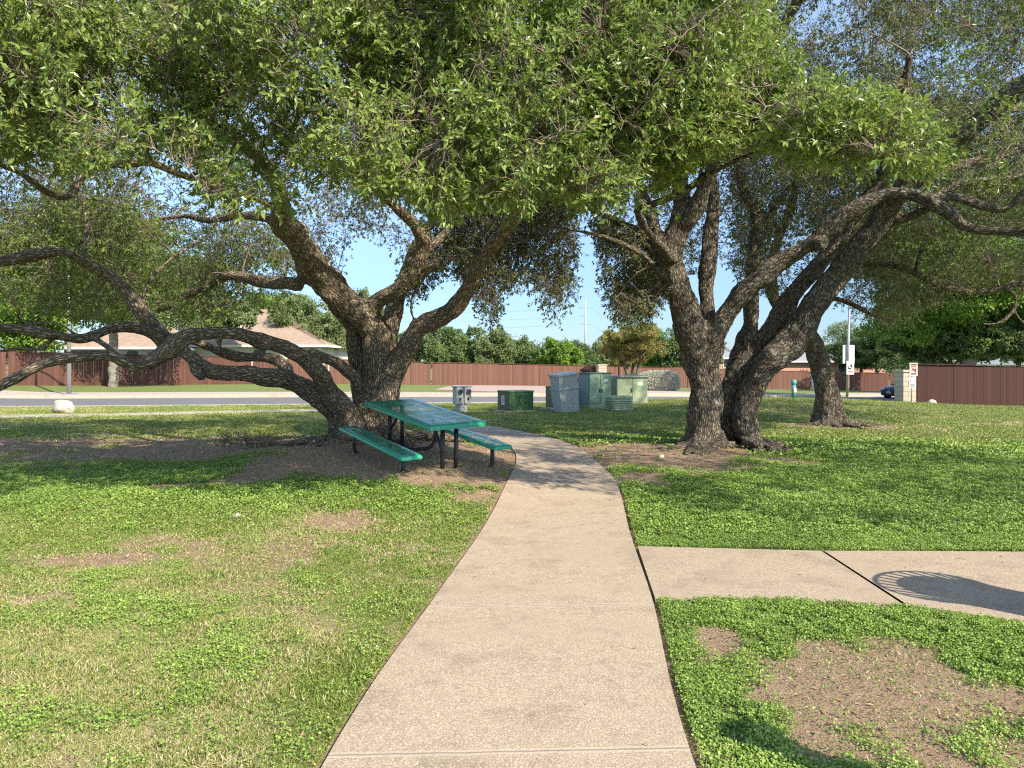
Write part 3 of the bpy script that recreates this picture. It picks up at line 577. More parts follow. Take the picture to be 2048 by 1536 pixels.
MID_L = [(-500, -280), (1120, -300), (1180, 100), (1150, 330), (1040, 470), (900, 400), (820, 420), (740, 380), (620, 330), (560, 370), (430, 300), (330, 330), (200, 360), (60, 370), (-500, 420)]
BACK_L = [(-500, 150), (900, 120), (1180, 300), (1150, 360), (1120, 470), (1060, 500), (960, 520), (850, 560), (760, 470), (700, 450), (680, 560), (560, 520), (420, 560), (400, 430), (300, 470), (100, 500), (-500, 520)]
LOWLEFT = [(-450, 400), (20, 420), (120, 370), (300, 410), (470, 420), (600, 520), (570, 620), (500, 600), (430, 640), (300, 620), (200, 640), (60, 610), (-450, 640)]
HANG_L = [(900, 400), (1160, 350), (1140, 600), (1110, 640), (1080, 590), (1050, 560), (1000, 590), (985, 650), (960, 600), (900, 520), (820, 600), (800, 560)]
grow(oak1, L1_, [region(FRONT_L, 5.9, 8.6, 8200, 1, .53, 1.9), region(MID_L, 8.6, 12, 1000, 2, .57, 1.6)], M['leaf'], M['twig'], leaf=(.038, .086), bough=.6, nl=8, per=3, tint=(.62, .17), seed=1, wl=.4)
grow(oak1, L1_, [region(BACK_L, 12, 16, 5300, 3, .50, 1.5), region(HANG_L, 12, 15, 1900, 5, .42, 1.6)], M['leafshade'], M['twig'], leaf=(.045, .07), bough=.7, nl=8, per=3, hang=.35, tint=(.5, .17), seed=4, name='foliage')
grow(oak1, L1_, [region(LOWLEFT, 11.5, 17, 3800, 4, .50)], M['leaf'], M['twig'], leaf=(.05, .075), bough=.7, nl=8, per=3, hang=.2, tint=(.6, .17), seed=5, name='foliage')

# ---- the right live oak, several stems from one root
RB = GP(1440, 13.5)
oak2 = wempty('live_oak', RB, 0, 'live oak with several thick stems leaning right, on bare soil right of the path', 'oak tree')
L2_ = [limb(r) for r in [
    [(1415, 915, 13.4, 96), (1414, 880, 13.4, 78), (1411, 802, 13.4, 72), (1404, 735, 13.4, 72), (1396, 684, 13.4, 74), (1370, 635, 13.3, 66), (1353, 577, 13.2, 54), (1345, 521, 13.1, 56), (1354, 468, 13, 54), (1365, 422, 12.9, 48), (1362, 380, 12.8, 40), (1357, 325, 12.6, 34), (1348, 228, 12.3, 30), (1348, 150, 12, 26), (1345, 50, 11.6, 22), (1330, -60, 11.2, 18)],
    [(1350, 520, 13.1, 40), (1332, 500, 13.1, 34), (1314, 470, 13.1, 30), (1302, 430, 13.1, 26), (1284, 385, 13, 22), (1262, 320, 12.7, 19), (1235, 240, 12.3, 16), (1200, 150, 11.8, 13), (1190, 50, 11.3, 10)],
    [(1338, 520, 13.1, 28), (1310, 500, 13.2, 25), (1280, 466, 13.4, 21), (1248, 448, 13.6, 17), (1212, 434, 13.8, 13), (1170, 410, 14, 10), (1130, 370, 14.2, 8)],
    [(1335, 560, 13.2, 22), (1306, 530, 13.0, 15), (1289, 508, 12.9, 13), (1262, 496, 12.8, 12), (1226, 480, 12.7, 11), (1178, 466, 12.6, 9), (1112, 452, 12.5, 8), (1080, 436, 12.4, 6)],
    [(1362, 460, 13, 42), (1388, 425, 12.8, 38), (1405, 385, 12.6, 32), (1432, 320, 12.3, 30), (1470, 235, 11.9, 28), (1508, 155, 11.5, 27), (1545, 85, 11.1, 25), (1590, 5, 10.7, 24), (1640, -90, 10.2, 20)],
    [(1418, 700, 13.5, 44), (1415, 647, 13.6, 36), (1415, 577, 13.7, 36), (1419, 485, 13.8, 34), (1426, 415, 13.9, 29), (1424, 360, 14, 24), (1414, 300, 14, 19), (1425, 210, 14, 15), (1440, 110, 14, 12)],
    [(1410, 720, 13.4, 64), (1424, 676, 13.3, 58), (1450, 633, 13.2, 45), (1479, 598, 13.1, 42), (1510, 568, 13, 42), (1542, 541, 12.9, 42), (1577, 514, 12.8, 37), (1619, 489, 12.6, 34), (1651, 461, 12.5, 36), (1690, 426, 12.3, 38), (1725, 407, 12.2, 34), (1780, 385, 12, 28), (1832, 388, 11.8, 26), (1866, 401, 11.6, 34), (1900, 425, 11.5, 30), (1927, 451, 11.4, 24), (1987, 461, 11.2, 20), (2048, 463, 11, 20), (2150, 450, 10.6, 16), (2260, 420, 10.2, 10)],
    [(1860, 400, 11.6, 24), (1909, 395, 11.5, 20), (1957, 409, 11.4, 20), (2008, 422, 11.3, 17), (2034, 398, 11.2, 16), (2062, 370, 11.1, 14), (2110, 330, 11, 11)],
    [(1860, 404, 11.7, 20), (1885, 383, 11.8, 19), (1922, 366, 11.9, 17), (1987, 358, 12, 14), (2048, 352, 12, 13), (2130, 330, 12, 10)],
    [(1766, 462, 12.6, 26), (1790, 445, 12.5, 20), (1820, 433, 12.3, 19), (1858, 414, 11.9, 18)],
    [(1461, 900, 13.9, 60), (1459, 850, 13.9, 42), (1457, 795, 13.9, 40), (1475, 746, 13.9, 42), (1510, 696, 13.9, 45), (1549, 647, 13.8, 45), (1580, 598, 13.7, 42), (1616, 556, 13.6, 38), (1647, 521, 13.5, 35), (1682, 478, 13.4, 33), (1715, 425, 13.2, 30), (1770, 330, 12.8, 26), (1800, 230, 12.3, 22), (1820, 110, 11.8, 17)],
    [(1493, 905, 13.6, 80), (1489, 868, 13.6, 62), (1490, 823, 13.6, 58), (1507, 770, 13.5, 57), (1538, 725, 13.4, 58), (1584, 679, 13.3, 60), (1620, 636, 13.2, 58), (1647, 591, 13.1, 58), (1674, 549, 13, 58), (1707, 508, 12.8, 56), (1742, 466, 12.6, 54), (1772, 418, 12.4, 52), (1823, 358, 12.1, 50), (1890, 298, 11.8, 47), (1944, 250, 11.5, 45), (1990, 215, 11.3, 43), (2048, 170, 11, 40), (2150, 80, 10.5, 32), (2270, -10, 10, 24), (2520, -120, 9, 18), (2900, -200, 7.8, 13), (3250, -180, 6.8, 8)],
    [(1835, 362, 12.1, 26), (1901, 336, 12.2, 23), (1965, 319, 12.3, 19), (2030, 302, 12.4, 16), (2110, 270, 12.5, 12)],
    [(1960, 245, 11.5, 24), (2008, 225, 11.8, 19), (2048, 214, 12, 16), (2140, 190, 12.2, 12)],
    [(1478, 900, 14.4, 50), (1472, 800, 14.6, 44), (1474, 730, 14.8, 42), (1488, 679, 14.9, 42), (1500, 626, 15, 36), (1500, 563, 15, 33), (1508, 521, 15, 37), (1517, 468, 15, 34), (1516, 430, 15, 30), (1496, 395, 15, 23), (1480, 350, 15, 19), (1490, 260, 15, 15), (1530, 160, 15, 12)],
    [(1515, 470, 15, 20), (1560, 400, 15.2, 15), (1620, 330, 15.4, 12), (1680, 240, 15.5, 10)],
    [(1622, 487, 12.6, 24), (1640, 484, 12.4, 22), (1648, 485, 12.3, 21)],
    [(1284, 412, 9.6, 14), (1310, 405, 9.4, 16), (1345, 395, 9.2, 16), (1394, 366, 8.8, 14), (1450, 330, 8.4, 12), (1524, 302, 7.9, 11), (1600, 280, 7.5, 9), (1700, 262, 7.1, 7), (1790, 270, 6.8, 5)],
    [(1350, 520, 13, 20), (1300, 470, 12, 18), (1275, 425, 10.8, 16), (1284, 411, 9.6, 15)],
    [(1394, 366, 8.8, 10), (1420, 270, 8.3, 9), (1400, 170, 7.9, 8), (1350, 80, 7.6, 7), (1300, -20, 7.3, 6)],
]]
wood('trunk', L2_+roots(GP(1450, 13.5).x, 13.5, .75, [-2.9, -2.4, -1.9, -1.35, -.9, -.5, -.1, 3.6], 6), M['bark2'], oak2, flare=[(GP(1415, 13.4).x, 13.4, .6), (GP(1485, 13.7).x, 13.7, .55)])
FRONT_R = [(1120, -140), (1520, -150), (1520, 60), (1600, 150), (1700, 200), (1800, 215), (1865, 260), (1888, 310), (1850, 335), (1800, 315), (1700, 310), (1600, 300), (1540, 280), (1450, 290), (1340, 340), (1330, 395), (1290, 430), (1200, 400), (1120, 380)]
MID_R = [(1120, -330), (2300, -400), (2300, 300), (2100, 420), (1950, 400), (1700, 380), (1500, 330), (1400, 300), (1250, 330), (1130, 420)]
BACK_R = [(1180, -200), (2300, -300), (2300, 420), (1900, 480), (1700, 480), (1600, 560), (1500, 560), (1440, 500), (1380, 560), (1290, 590), (1210, 460)]
HANG_R = [(1190, 430), (1330, 480), (1345, 580), (1290, 640), (1230, 640), (1205, 560)]
grow(oak2, L2_, [region(FRONT_R, 6.2, 8.6, 4100, 6, .53, 1.9), region(MID_R[:0]+[(1120, -220), (1560, -220), (1560, 250), (1300, 350), (1130, 430)], 8.6, 12, 700, 7, .55, 1.6)], M['leaf'], M['twig'], leaf=(.038, .088), bough=.6, nl=8, per=3, tint=(.64, .17), seed=6, wl=.4)
grow(oak2, L2_, [region(MID_R, 11.6, 14.5, 5600, 8, .52, 1.5), region(BACK_R, 13.5, 17.5, 7800, 9, .50, 1.5), region(HANG_R, 13, 16, 800, 10, .40, 1.6)], M['leafshade'], M['twig'], leaf=(.052, .08), bough=.75, nl=7, per=3, hang=.2, tint=(.6, .2), seed=8, name='foliage')

# the side of the crown that reaches out over the lawn to the right and shades it
def box_region(lo, hi, n, seed, clump, cs):
    P = rng.uniform(lo, hi, (n*12, 3)); return P[(vnoise(P*cs+seed, seed) > clump) & (vnoise(P*.7+seed, seed+2) > .42)][:n]
grow(oak2, L2_, [box_region((5.6, 3.4, 3.9), (14, 10.5, 6.8), 1700, 31, .54, 1.4)], M['leaf'], M['twig'], leaf=(.05, .085), bough=.7, nl=8, per=3, tint=(.5, .17), seed=31, name='foliage')
# ---- the third, leaning oak
TB = GP(1662, 18.9)
oak3 = wempty('live_oak', TB, 0, 'single-stemmed live oak leaning left behind the multi-stemmed one, on a small soil mound', 'oak tree')
L3_ = [limb(r) for r in [
    [(1664, 868, 18.9, 80), (1662, 840, 18.9, 62), (1658, 802, 18.9, 50), (1646, 749, 18.9, 48), (1632, 706, 18.8, 47), (1617, 672, 18.7, 43), (1595, 646, 18.6, 36), (1572, 628, 18.5, 32), (1548, 595, 18.4, 28), (1540, 545, 18.3, 24), (1556, 480, 18.2, 20), (1585, 400, 18, 16), (1600, 300, 17.8, 12)],
    [(1595, 650, 18.6, 26), (1630, 590, 18.4, 20), (1670, 548, 18.2, 16), (1725, 530, 18, 14), (1770, 528, 17.8, 14), (1808, 535, 17.6, 15), (1858, 560, 17.4, 16), (1901, 577, 17.3, 17), (1965, 585, 17.2, 14), (2017, 573, 17, 13), (2080, 560, 16.8, 9), (2160, 530, 16.6, 7)],
    [(2010, 575, 17, 9), (2032, 590, 17, 9), (2028, 618, 17, 9), (2000, 645, 17, 9), (1965, 648, 17, 6)],
    [(2025, 610, 17, 7), (2040, 640, 17, 6), (2080, 655, 17, 5)],
    [(1620, 625, 18.4, 12), (1664, 598, 18, 12), (1707, 611, 17.8, 11), (1750, 632, 17.6, 8), (1800, 640, 17.5, 5)],
    [(1830, 545, 17.5, 10), (1850, 480, 17.6, 9), (1900, 420, 17.8, 8), (1960, 350, 18, 6)],
    [(1560, 470, 18.2, 14), (1520, 420, 18.4, 11), (1460, 380, 18.6, 8)],
]]
wood('trunk', L3_+roots(TB.x, 18.9, .5, [-2.6, -1.9, -1.2, -.5, 0], 8), M['bark2'], oak3, .032, flare=[(TB.x, 18.9, .65)])
CR3 = [(1450, 250), (2250, 150), (2250, 560), (2080, 600), (2000, 560), (1900, 600), (1780, 650), (1690, 620), (1640, 560), (1560, 600), (1480, 560)]
grow(oak3, L3_, [region(CR3, 16.5, 20.5, 5200, 11, .49)], M['leafshade'], M['twig'], leaf=(.05, .08), bough=.9, nl=7, per=3, hang=.15, tint=(.55, .18), seed=11)
# ------------------------------------------------------------- picnic table (rectangle fitted to the photograph)
M['tgreen'] = plain('green_coating', (.02, .24, .14), .36, 0, .15, 9)
M['black'] = plain('black_steel', (.018, .017, .018), .45, 0, .3, 14, dirty=(.14, .10, .08), grime=.5)
M['steel'] = plain('galvanised_steel', (.45, .46, .47), .4, .7, .12, 12)
def perforated(name, col, nx, ny, Lx, Ly, rim):
    """coated expanded metal: rows of small holes, with solid bands between panels"""
    m, nt, p = mat(name); v = tc(nt); s = nd(nt, 'SeparateXYZ'); nt.links.new(v, s.inputs[0])
    def cell(o, pitch, off=0.): return mth(nt, 'SUBTRACT', mth(nt, 'FRACT', mth(nt, 'ADD', mth(nt, 'DIVIDE', o, pitch), off)), .5)
    row = mth(nt, 'MULTIPLY', mth(nt, 'FLOOR', mth(nt, 'DIVIDE', s.outputs[1], .022)), .5)
    cx_ = mth(nt, 'SUBTRACT', mth(nt, 'FRACT', mth(nt, 'ADD', mth(nt, 'DIVIDE', s.outputs[0], .03), row)), .5); cy_ = cell(s.outputs[1], .022)
    r2 = mth(nt, 'ADD', mth(nt, 'POWER', mth(nt, 'MULTIPLY', mth(nt, 'ABSOLUTE', cx_), 1.), 2), mth(nt, 'POWER', mth(nt, 'ABSOLUTE', cy_), 2)); hole = mth(nt, 'LESS_THAN', r2, .12)
    def panel(o, Ltot, k):
        q = mth(nt, 'MULTIPLY', mth(nt, 'ADD', mth(nt, 'DIVIDE', o, Ltot), .5), k); f = mth(nt, 'ABSOLUTE', mth(nt, 'SUBTRACT', mth(nt, 'FRACT', q), .5)); return mth(nt, 'LESS_THAN', f, .5-.034*k/Ltot)
    a = mth(nt, 'MULTIPLY', mth(nt, 'MULTIPLY', panel(s.outputs[0], Lx-2*rim, nx), panel(s.outputs[1], Ly-2*rim, ny)), hole)
    ins = mth(nt, 'MULTIPLY', mth(nt, 'LESS_THAN', mth(nt, 'ABSOLUTE', s.outputs[0]), Lx/2-rim), mth(nt, 'LESS_THAN', mth(nt, 'ABSOLUTE', s.outputs[1]), Ly/2-rim))
    a = mth(nt, 'MULTIPLY', a, ins); f = noise(nt, v, 5, 6, .7); nt.links.new(mix(nt, f, col, tuple(c*1.7+.01 for c in col)), p.inputs['Base Color']); p.inputs['Roughness'].default_value = .26
    nt.links.new(mth(nt, 'SUBTRACT', 1., a), p.inputs['Alpha']); return m
def coated_slab(name, Lx, Ly, th, mt, parent, loc):
    """a sheet whose long and short sides are rolled down"""
    bm = bmesh.new(); prof = [(0, 0), (.012, -.004), (.022, -.015), (.028, -.04), (.026, -th)]
    rings = []
    for ins, z in [(.06, 0)]+[(-o, z_) for o, z_ in prof]:
        hx, hy = Lx/2-.03-ins, Ly/2-.03-ins; c = .03 if ins < 0 else .012; pts = []
        for sx, sy in ((1, 1), (-1, 1), (-1, -1), (1, -1)):
            for k in range(5):
                an = math.atan2(sy, sx)-math.pi/4+k*math.pi/8; pts.append((sx*(hx-c)+c*math.cos(an), sy*(hy-c)+c*math.sin(an), z))
        rings.append([bm.verts.new(q) for q in pts])
    bm.faces.new(rings[0])
    for a, b in zip(rings[:-1], rings[1:]):
        for k in range(20): f = bm.faces.new((a[k], b[k], b[(k+1) % 20], a[(k+1) % 20])); f.smooth = True
    bmesh.ops.recalc_face_normals(bm, faces=bm.faces); me = bpy.data.meshes.new(name); bm.to_mesh(me); bm.free(); o = link(name, me, mt, parent); o.location = loc; return o
TL, TW, BL, BO, BZ, BW = 2.30, .84, 2.35, .66, .352, .30
table = empty('picnic_table', (-1.286, 10.59, .942), -1.01, 'green perforated metal picnic table with two attached benches beside the footpath', 'picnic table')
table.rotation_euler = (Matrix.Rotation(-1.01, 3, 'Z') @ Matrix.Rotation(.092, 3, 'Y') @ Matrix.Rotation(.039, 3, 'X')).to_euler()
coated_slab('tabletop', TL, TW, .065, perforated('table_mesh', (.02, .25, .15), 5, 2, TL, TW, .05), table, (0, 0, 0))
bmt = perforated('bench_mesh', (.02, .25, .15), 5, 1, BL, BW, .035)
for s in (-1, 1): coated_slab('bench_seat', BL, BW, .05, bmt, table, (0, s*BO, -BZ))
for e in (-1, 1):
    xe = e*(TL/2-.27)
    for yy in (-.10, .10): MB().tube([(xe, yy, -.03), (xe, yy, -.86)], .030, 14).build('leg', M['black'], table)
    MB().tube([(xe, -.30, -.045), (xe, .30, -.045)], .022, 10).build('top_bracket', M['black'], table)
    MB().tube([(xe, -.10, -.42), (xe-e*.40, -.06, -.035)], .017, 10).build('brace', M['black'], table)
    for s in (-1, 1):
        # bench post that sweeps inward to the legs along the ground
        pts = [(xe, s*BO, -BZ-.02), (xe, s*BO, -.60)]+[(xe, s*(BO-.16+.16*math.cos(a)), -.60-.16*math.sin(a)) for a in np.linspace(.2, math.pi/2, 7)]+[(xe, s*.10, -.76)]
        MB().tube(pts, .029, 12).build('bench_support', M['black'], table)

# ------------------------------------------------------------- utility boxes on the verge
def px2(px, d): return (px-CX)/FOC*d
def cab(name, label, cat, px, d, wpx, hpx, dep, th, group='utility boxes on the grass by the street', tilt=0):
    """an Empty at the foot of a box whose front is turned by th; returns width and height in metres"""
    s = d/FOC; x = px2(px, d); o = empty(name, (x, d, g(x, d)-.02), th, label, cat, group)
    if tilt: o.rotation_euler = (0, tilt, th)
    return o, wpx*s, hpx*s
GU = 'utility boxes on the grass by the street'
TH = R(30)
M['ugreen'] = plain('cabinet_green', (.055, .14, .055), .45, 0, .18, 3, dirty=(.16, .15, .09), grime=.3)
M['ushaded'] = plain('cabinet_green_shaded', (.10, .115, .06), .5, 0, .15, 3, dirty=(.18, .15, .10), grime=.4)  # olive tone carries the shade of the boxes' unlit side
M['upale'] = plain('cabinet_pale_green', (.36, .43, .26), .5, 0, .12, 2.5, dirty=(.25, .24, .16), grime=.5)
M['ublue'] = plain('cabinet_grey_green', (.22, .34, .22), .5, 0, .1, 2, dirty=(.17, .21, .17), grime=.5)
M['udark'] = plain('dark_lid_shaded_side', (.05, .10, .075), .45, 0, .2, 3)  # dark lid colour, also painted on one cabinet side as its shade
M['ugrey'] = plain('pedestal_grey', (.42, .44, .43), .6, 0, .1, 3, dirty=(.28, .27, .24), grime=.5)
M['white'] = plain('white_paint', (.78, .78, .75), .5, 0, .05, 5)
M['ink'] = plain('black_print', (.03, .03, .03), .6, 0, .05, 5)
M['red'] = plain('red_print', (.45, .06, .05), .6, 0, .05, 5)
M['glass'] = plain('dark_glass', (.03, .04, .05), .08, 0, .1, 2)
M['stone'] = None
# 1 meter pedestal
o, w, h = cab('meter_pedestal', 'small grey meter pedestal with two round sockets, leftmost of the roadside boxes', 'meter box', 922, 24.6, 38, 53, .3, R(38), GU)
MB().box((0, 0, .25), (.30, .26, .5), 0, .02).build('post', M['ugrey'], o)
for sx in (-1, 1):
    hb = MB().box((sx*.16, -.06, .57), (.27, .24, .56), 0, .02).build('socket_box', M['ugrey'], o)
    MB().tube([(sx*.16, -.17, .70), (sx*.16, -.235, .70)], .092, 20).build('socket_ring', M['steel'], hb); MB().tube([(sx*.16, -.235, .70), (sx*.16, -.27, .70)], [.075, .06], 18).build('meter_glass', M['glass'], hb)
    MB().box((sx*.16, -.19, .46), (.05, .03, .09)).build('breaker_latch', M['black'], hb)
MB().box((0, -.05, .865), (.66, .30, .035), 0, .012).build('cap', M['steel'], o)
# 2 low transformer
def transformer(px, d, w, dep, h, th, mt, mts, label, sticker):
    x = px2(px, d); o = empty('transformer_box', (x, d, g(x, d)-.01), th, label, 'utility box', GU)
    MB().box((0, 0, h*.5), (w, dep, h-.06), 0, .018).build('body', mt, o)
    MB().box((0, .0, h-.02), (w+.03, dep+.03, .06), 0, .02).build('lid', mt, o)
    MB().box((0, 0, .02), (w+.25, dep+.25, .07), 0, .01).build('concrete_pad', M['pave'], o)
    MB().box((-w/2-.008, 0, h*.5), (.012, dep*.94, h*.8), 0, .004).build('shaded_side', mts, o)  # side turned from the sun, its shade put into the colour
    if sticker:
        s = MB().box((-w/2-.02, 0, h*.56), (.006, .2, .30)).build('warning_label', M['white'], o)
        for k, (a, b) in enumerate(((.09, .14), (.03, .11), (-.02, .13), (-.08, .10))): MB().box((-w/2-.0235, 0, h*.56+a), (.003, b, .022)).build('print', M['ink'] if k else M['red'], s)
    MB().box((w*.18, -dep/2-.012, h*.45), (.05, .03, .08), 0, .005).build('latch', M['black'], o)
    return o
transformer(1031, 25.0, .92, .80, .70, TH, M['ugreen'], M['ushaded'], 'low dark green transformer box with white warning label, right of the meter pedestal', 1)
transformer(1134, 26.2, 1.35, .62, .78, R(24), M['ugreen'], M['ushaded'], 'dark green metal box half hidden behind the leaning grey pedestal', 0)
# 4 leaning grey pedestal
x = px2(1133, 24.3); o = empty('telecom_pedestal', (x, 24.3, g(x, 24.3)-.03), TH, 'tall grey two-tier pedestal leaning to the left', 'utility box', GU); o.rotation_euler = (R(2), R(-7), R(28))
b = MB(); bm = b.bm
def tier(b, z0, z1, w0, w1, d0, d1):
    a = [(-w0/2, -d0/2, z0), (w0/2, -d0/2, z0), (w0/2, d0/2, z0), (-w0/2, d0/2, z0)]; c = [(-w1/2, -d1/2, z1), (w1/2, -d1/2, z1), (w1/2, d1/2, z1), (-w1/2, d1/2, z1)]
    A = [b.bm.verts.new(q) for q in a]; C = [b.bm.verts.new(q) for q in c]; b.bm.faces.new(A[::-1]); b.bm.faces.new(C)
    for k in range(4): b.bm.faces.new((A[k], A[(k+1) % 4], C[(k+1) % 4], C[k]))
    return b
tier(MB(), 0, .80, .66, .72, .50, .54).build('lower_tier', M['ugrey'], o); tier(MB(), .79, .83, .76, .76, .60, .60).build('rim', M['ugrey'], o)
tier(MB(), .828, 1.25, .68, .72, .54, .58).build('upper_tier', M['ugrey'], o); tier(MB(), 1.248, 1.30, .82, .80, .66, .64).build('lid', M['ugrey'], o)
# 5 tall double cabinet
x = px2(1189, 25.9); o = empty('utility_cabinet', (x, 25.9, g(x, 25.9)-.02), R(33), 'tall grey-green cabinet with double doors, right of the leaning pedestal', 'utility box', GU)
MB().box((0, 0, .64), (.95, .62, 1.14), 0, .012).build('body', M['ublue'], o); MB().box((0, 0, 1.225), (1.02, .69, .045), 0, .012).build('lid', M['udark'], o)
for sx in (-1, 1):
    dr = MB().box((sx*.235, -.318, .70), (.455, .02, .98), 0, .006).build('door', M['ublue'], o); MB().box((sx*.05, -.34, .62), (.03, .03, .12), 0, .005).build('handle', M['black'], dr)
for sx in (-1, 1):
    for zz_ in (.35, 1.05): MB().box((sx*.455, -.334, zz_), (.035, .02, .09), 0, .004).build('hinge', M['steel'], o)
MB().box((.25, -.332, .98), (.16, .006, .10)).build('warning_label', M['white'], o)
MB().box((0, -.0, .06), (.97, .64, .12), 0, .008).build('plinth', M['ublue'], o); MB().box((-.482, 0, .66), (.014, .5, 1.0), 0, .004).build('shaded_side', plain('blue_grey_shaded_side', (.20, .27, .28), .5, 0, .12, 3), o)  # blue-grey left side: shade painted into the colour
# 7 wide pale cabinet
x = px2(1256, 27.2); o = empty('utility_cabinet', (x, 27.2, g(x, 27.2)-.05), R(12), 'wide pale green cabinet with overhanging dark lid, rightmost of the roadside boxes', 'utility box', GU)
MB().box((0, 0, .52), (1.16, .85, 1.0), 0, .014).build('body', M['upale'], o); MB().box((0, 0, 1.045), (1.28, .97, .07), 0, .02, .96).build('lid', M['udark'], o)
for sx in (-1, 1): MB().box((sx*.29, -.43, .54), (.555, .018, .86), 0, .006).build('door', M['upale'], o)
MB().box((-.04, -.45, .56), (.03, .03, .13), 0, .005).build('handle', M['black'], o); MB().box((.30, -.442, .80), (.20, .006, .13)).build('warning_label', M['white'], o)
MB().box((-.585, 0, .52), (.012, .74, .9), 0, .004).build('shaded_side', M['udark'], o)  # left side in the dark lid colour, standing for its shade
# 8 low louvred pedestal
x = px2(1238, 24.4); o = empty('vent_pedestal', (x, 24.4, g(x, 24.4)-.01), R(24), 'low pale green louvred housing in front of the wide cabinet', 'utility box', GU)
tier(MB(), 0, .38, .80, .76, .46, .42).build('body', M['ublue'], o); MB().box((0, 0, .42), (.78, .44, .12), 0, .05).build('hood', M['upale'], o)
for face in (0, 1):
    for k in range(5):
        z = .05+k*.068
        if face == 0: MB().box((0, -.235, z), (.74, .035, .04), 0, .004, rx=R(-28)).build('louvre', M['upale'], o)
        else: MB().box((-.405, 0, z), (.035, .40, .04), 0, .004, ry=R(-28)).build('louvre', M['upale'], o)
# ------------------------------------------------------------- marker post, signs, pillars, boulders
x = px2(1587.5, 28.5); o = empty('marker_post', (x, 28.5, g(x, 28.5)-.03), 0, 'short round teal marker post on the grass crest', 'marker post')
tl = plain('teal_plastic', (.07, .27, .24), .45, 0, .15, 8); MB().tube([(0, 0, 0), (0, 0, .56)], .085, 18).build('tube', tl, o); MB().tube([(0, 0, .56), (0, 0, .60), (0, 0, .72), (0, 0, .735)], [.10, .10, .095, .06], 18).build('cap', tl, o)
MB().box((.02, -.087, .33), (.10, .01, .16), 0, .003).build('sticker', M['white'], o)
def marks(parent, rows, y):
    for (cx, cz, w, h, m_) in rows: MB().box((cx, y, cz), (w, .003, h)).build('print', m_, parent)
x = px2(1694, 30); z0 = g(x, 30)
o = empty('sign_post', (x, 30, z0-.05), 0, 'tall steel post with a white board above a small dog sign', 'sign')
zz = lambda py, d=30.: EYE-(py-HZ)/FOC*d-z0+.05
MB().tube([(-.0, 0, 0), (.10, 0, zz(600))], [.052, .040], 14).build('pole', M['steel'], o)
MB().box((.09, .06, (zz(690)+zz(727))/2), (.47, .02, zz(690)-zz(727)), 0, .008).build('white_board', M['white'], o)
s = MB().box((.10, -.07, (zz(722)+zz(749))/2), (.30, .012, zz(722)-zz(749)), 0, .006).build('dog_sign', M['white'], o)
c = (zz(722)+zz(749))/2
marks(s, [(.13, c+.10, .10, .05, M['ink']), (.15, c+.05, .05, .09, M['ink']), (.08, c-.04, .13, .06, M['ink']), (.04, c+.02, .04, .10, M['ink']), (.10, c-.15, .20, .03, M['red']), (.10, c-.20, .16, .025, M['red'])], -.0775)
x = px2(1824, 31.6); z0 = g(x, 31.6); zz2 = lambda py: EYE-(py-HZ)/FOC*31.6-z0+.04
o = empty('sign_post', (x, 31.6, z0-.04), 0, 'thin post with two stacked notice signs beside the stone pillar', 'sign')
MB().tube([(-.03, 0, 0), (.0, 0, zz2(752))], .025, 10).build('pole', M['steel'], o)
c = (zz2(726)+zz2(752))/2; s = MB().box((.05, -.03, c), (.34, .012, .56), 0, .006).build('upper_sign', plain('weathered_sign', (.62, .50, .44), .5, 0, .2, 9), o)
marks(s, [(.05, c+.20, .26, .05, M['ink']), (.05, c+.12, .20, .045, M['red']), (.02, c+.0, .10, .10, M['red']), (.12, c-.04, .07, .14, M['ink']), (.05, c-.16, .22, .03, M['ink']), (.05, c-.215, .24, .02, M['ink'])], -.0375)
c = (zz2(755)+zz2(775))/2; s = MB().box((.0, -.03, c), (.27, .012, .43), 0, .006).build('lower_sign', M['white'], o)
def octa(parent, cx, cz, r, y, m_, t=.003):
    MB().prism([(cx+r*math.cos(R(22.5+45*k)), y, cz+r*math.sin(R(22.5+45*k))) for k in range(8)], (0, -t, 0)).build('emblem', m_, parent)
octa(s, 0, c+.07, .105, -.036, M['ink']); octa(s, 0, c+.07, .085, -.0392, M['white']); marks(s, [(0, c+.08, .12, .03, M['ink']), (0, c+.045, .09, .02, M['ink']), (0, c-.07, .20, .03, M['ink']), (0, c-.12, .16, .02, M['ink']), (0, c-.17, .20, .022, M['ink'])], -.0385)
# stone pillars
m, nt, p = mat('limestone'); v = tc(nt); bk = nd(nt, 'TexBrick'); nt.links.new(v, bk.inputs[0])
mp = nd(nt, 'Mapping'); nt.links.new(v, mp.inputs[0]); mp.inputs['Rotation'].default_value = (R(90), 0, 0); nt.links.new(mp.outputs[0], bk.inputs[0])
bk.inputs['Scale'].default_value = 1; bk.inputs['Brick Width'].default_value = .42; bk.inputs['Row Height'].default_value = .21; bk.inputs['Mortar Size'].default_value = .012
bk.inputs['Color1'].default_value = (.52, .44, .36, 1); bk.inputs['Color2'].default_value = (.36, .29, .23, 1); bk.inputs['Mortar'].default_value = (.22, .19, .16, 1)
nt.links.new(mix(nt, noise(nt, v, 8, 6), bk.outputs[0], (.50, .42, .34)), p.inputs['Base Color']); p.inputs['Roughness'].default_value = .9; bump(nt, p, noise(nt, v, 20, 5), .6, .02); M['stone'] = m
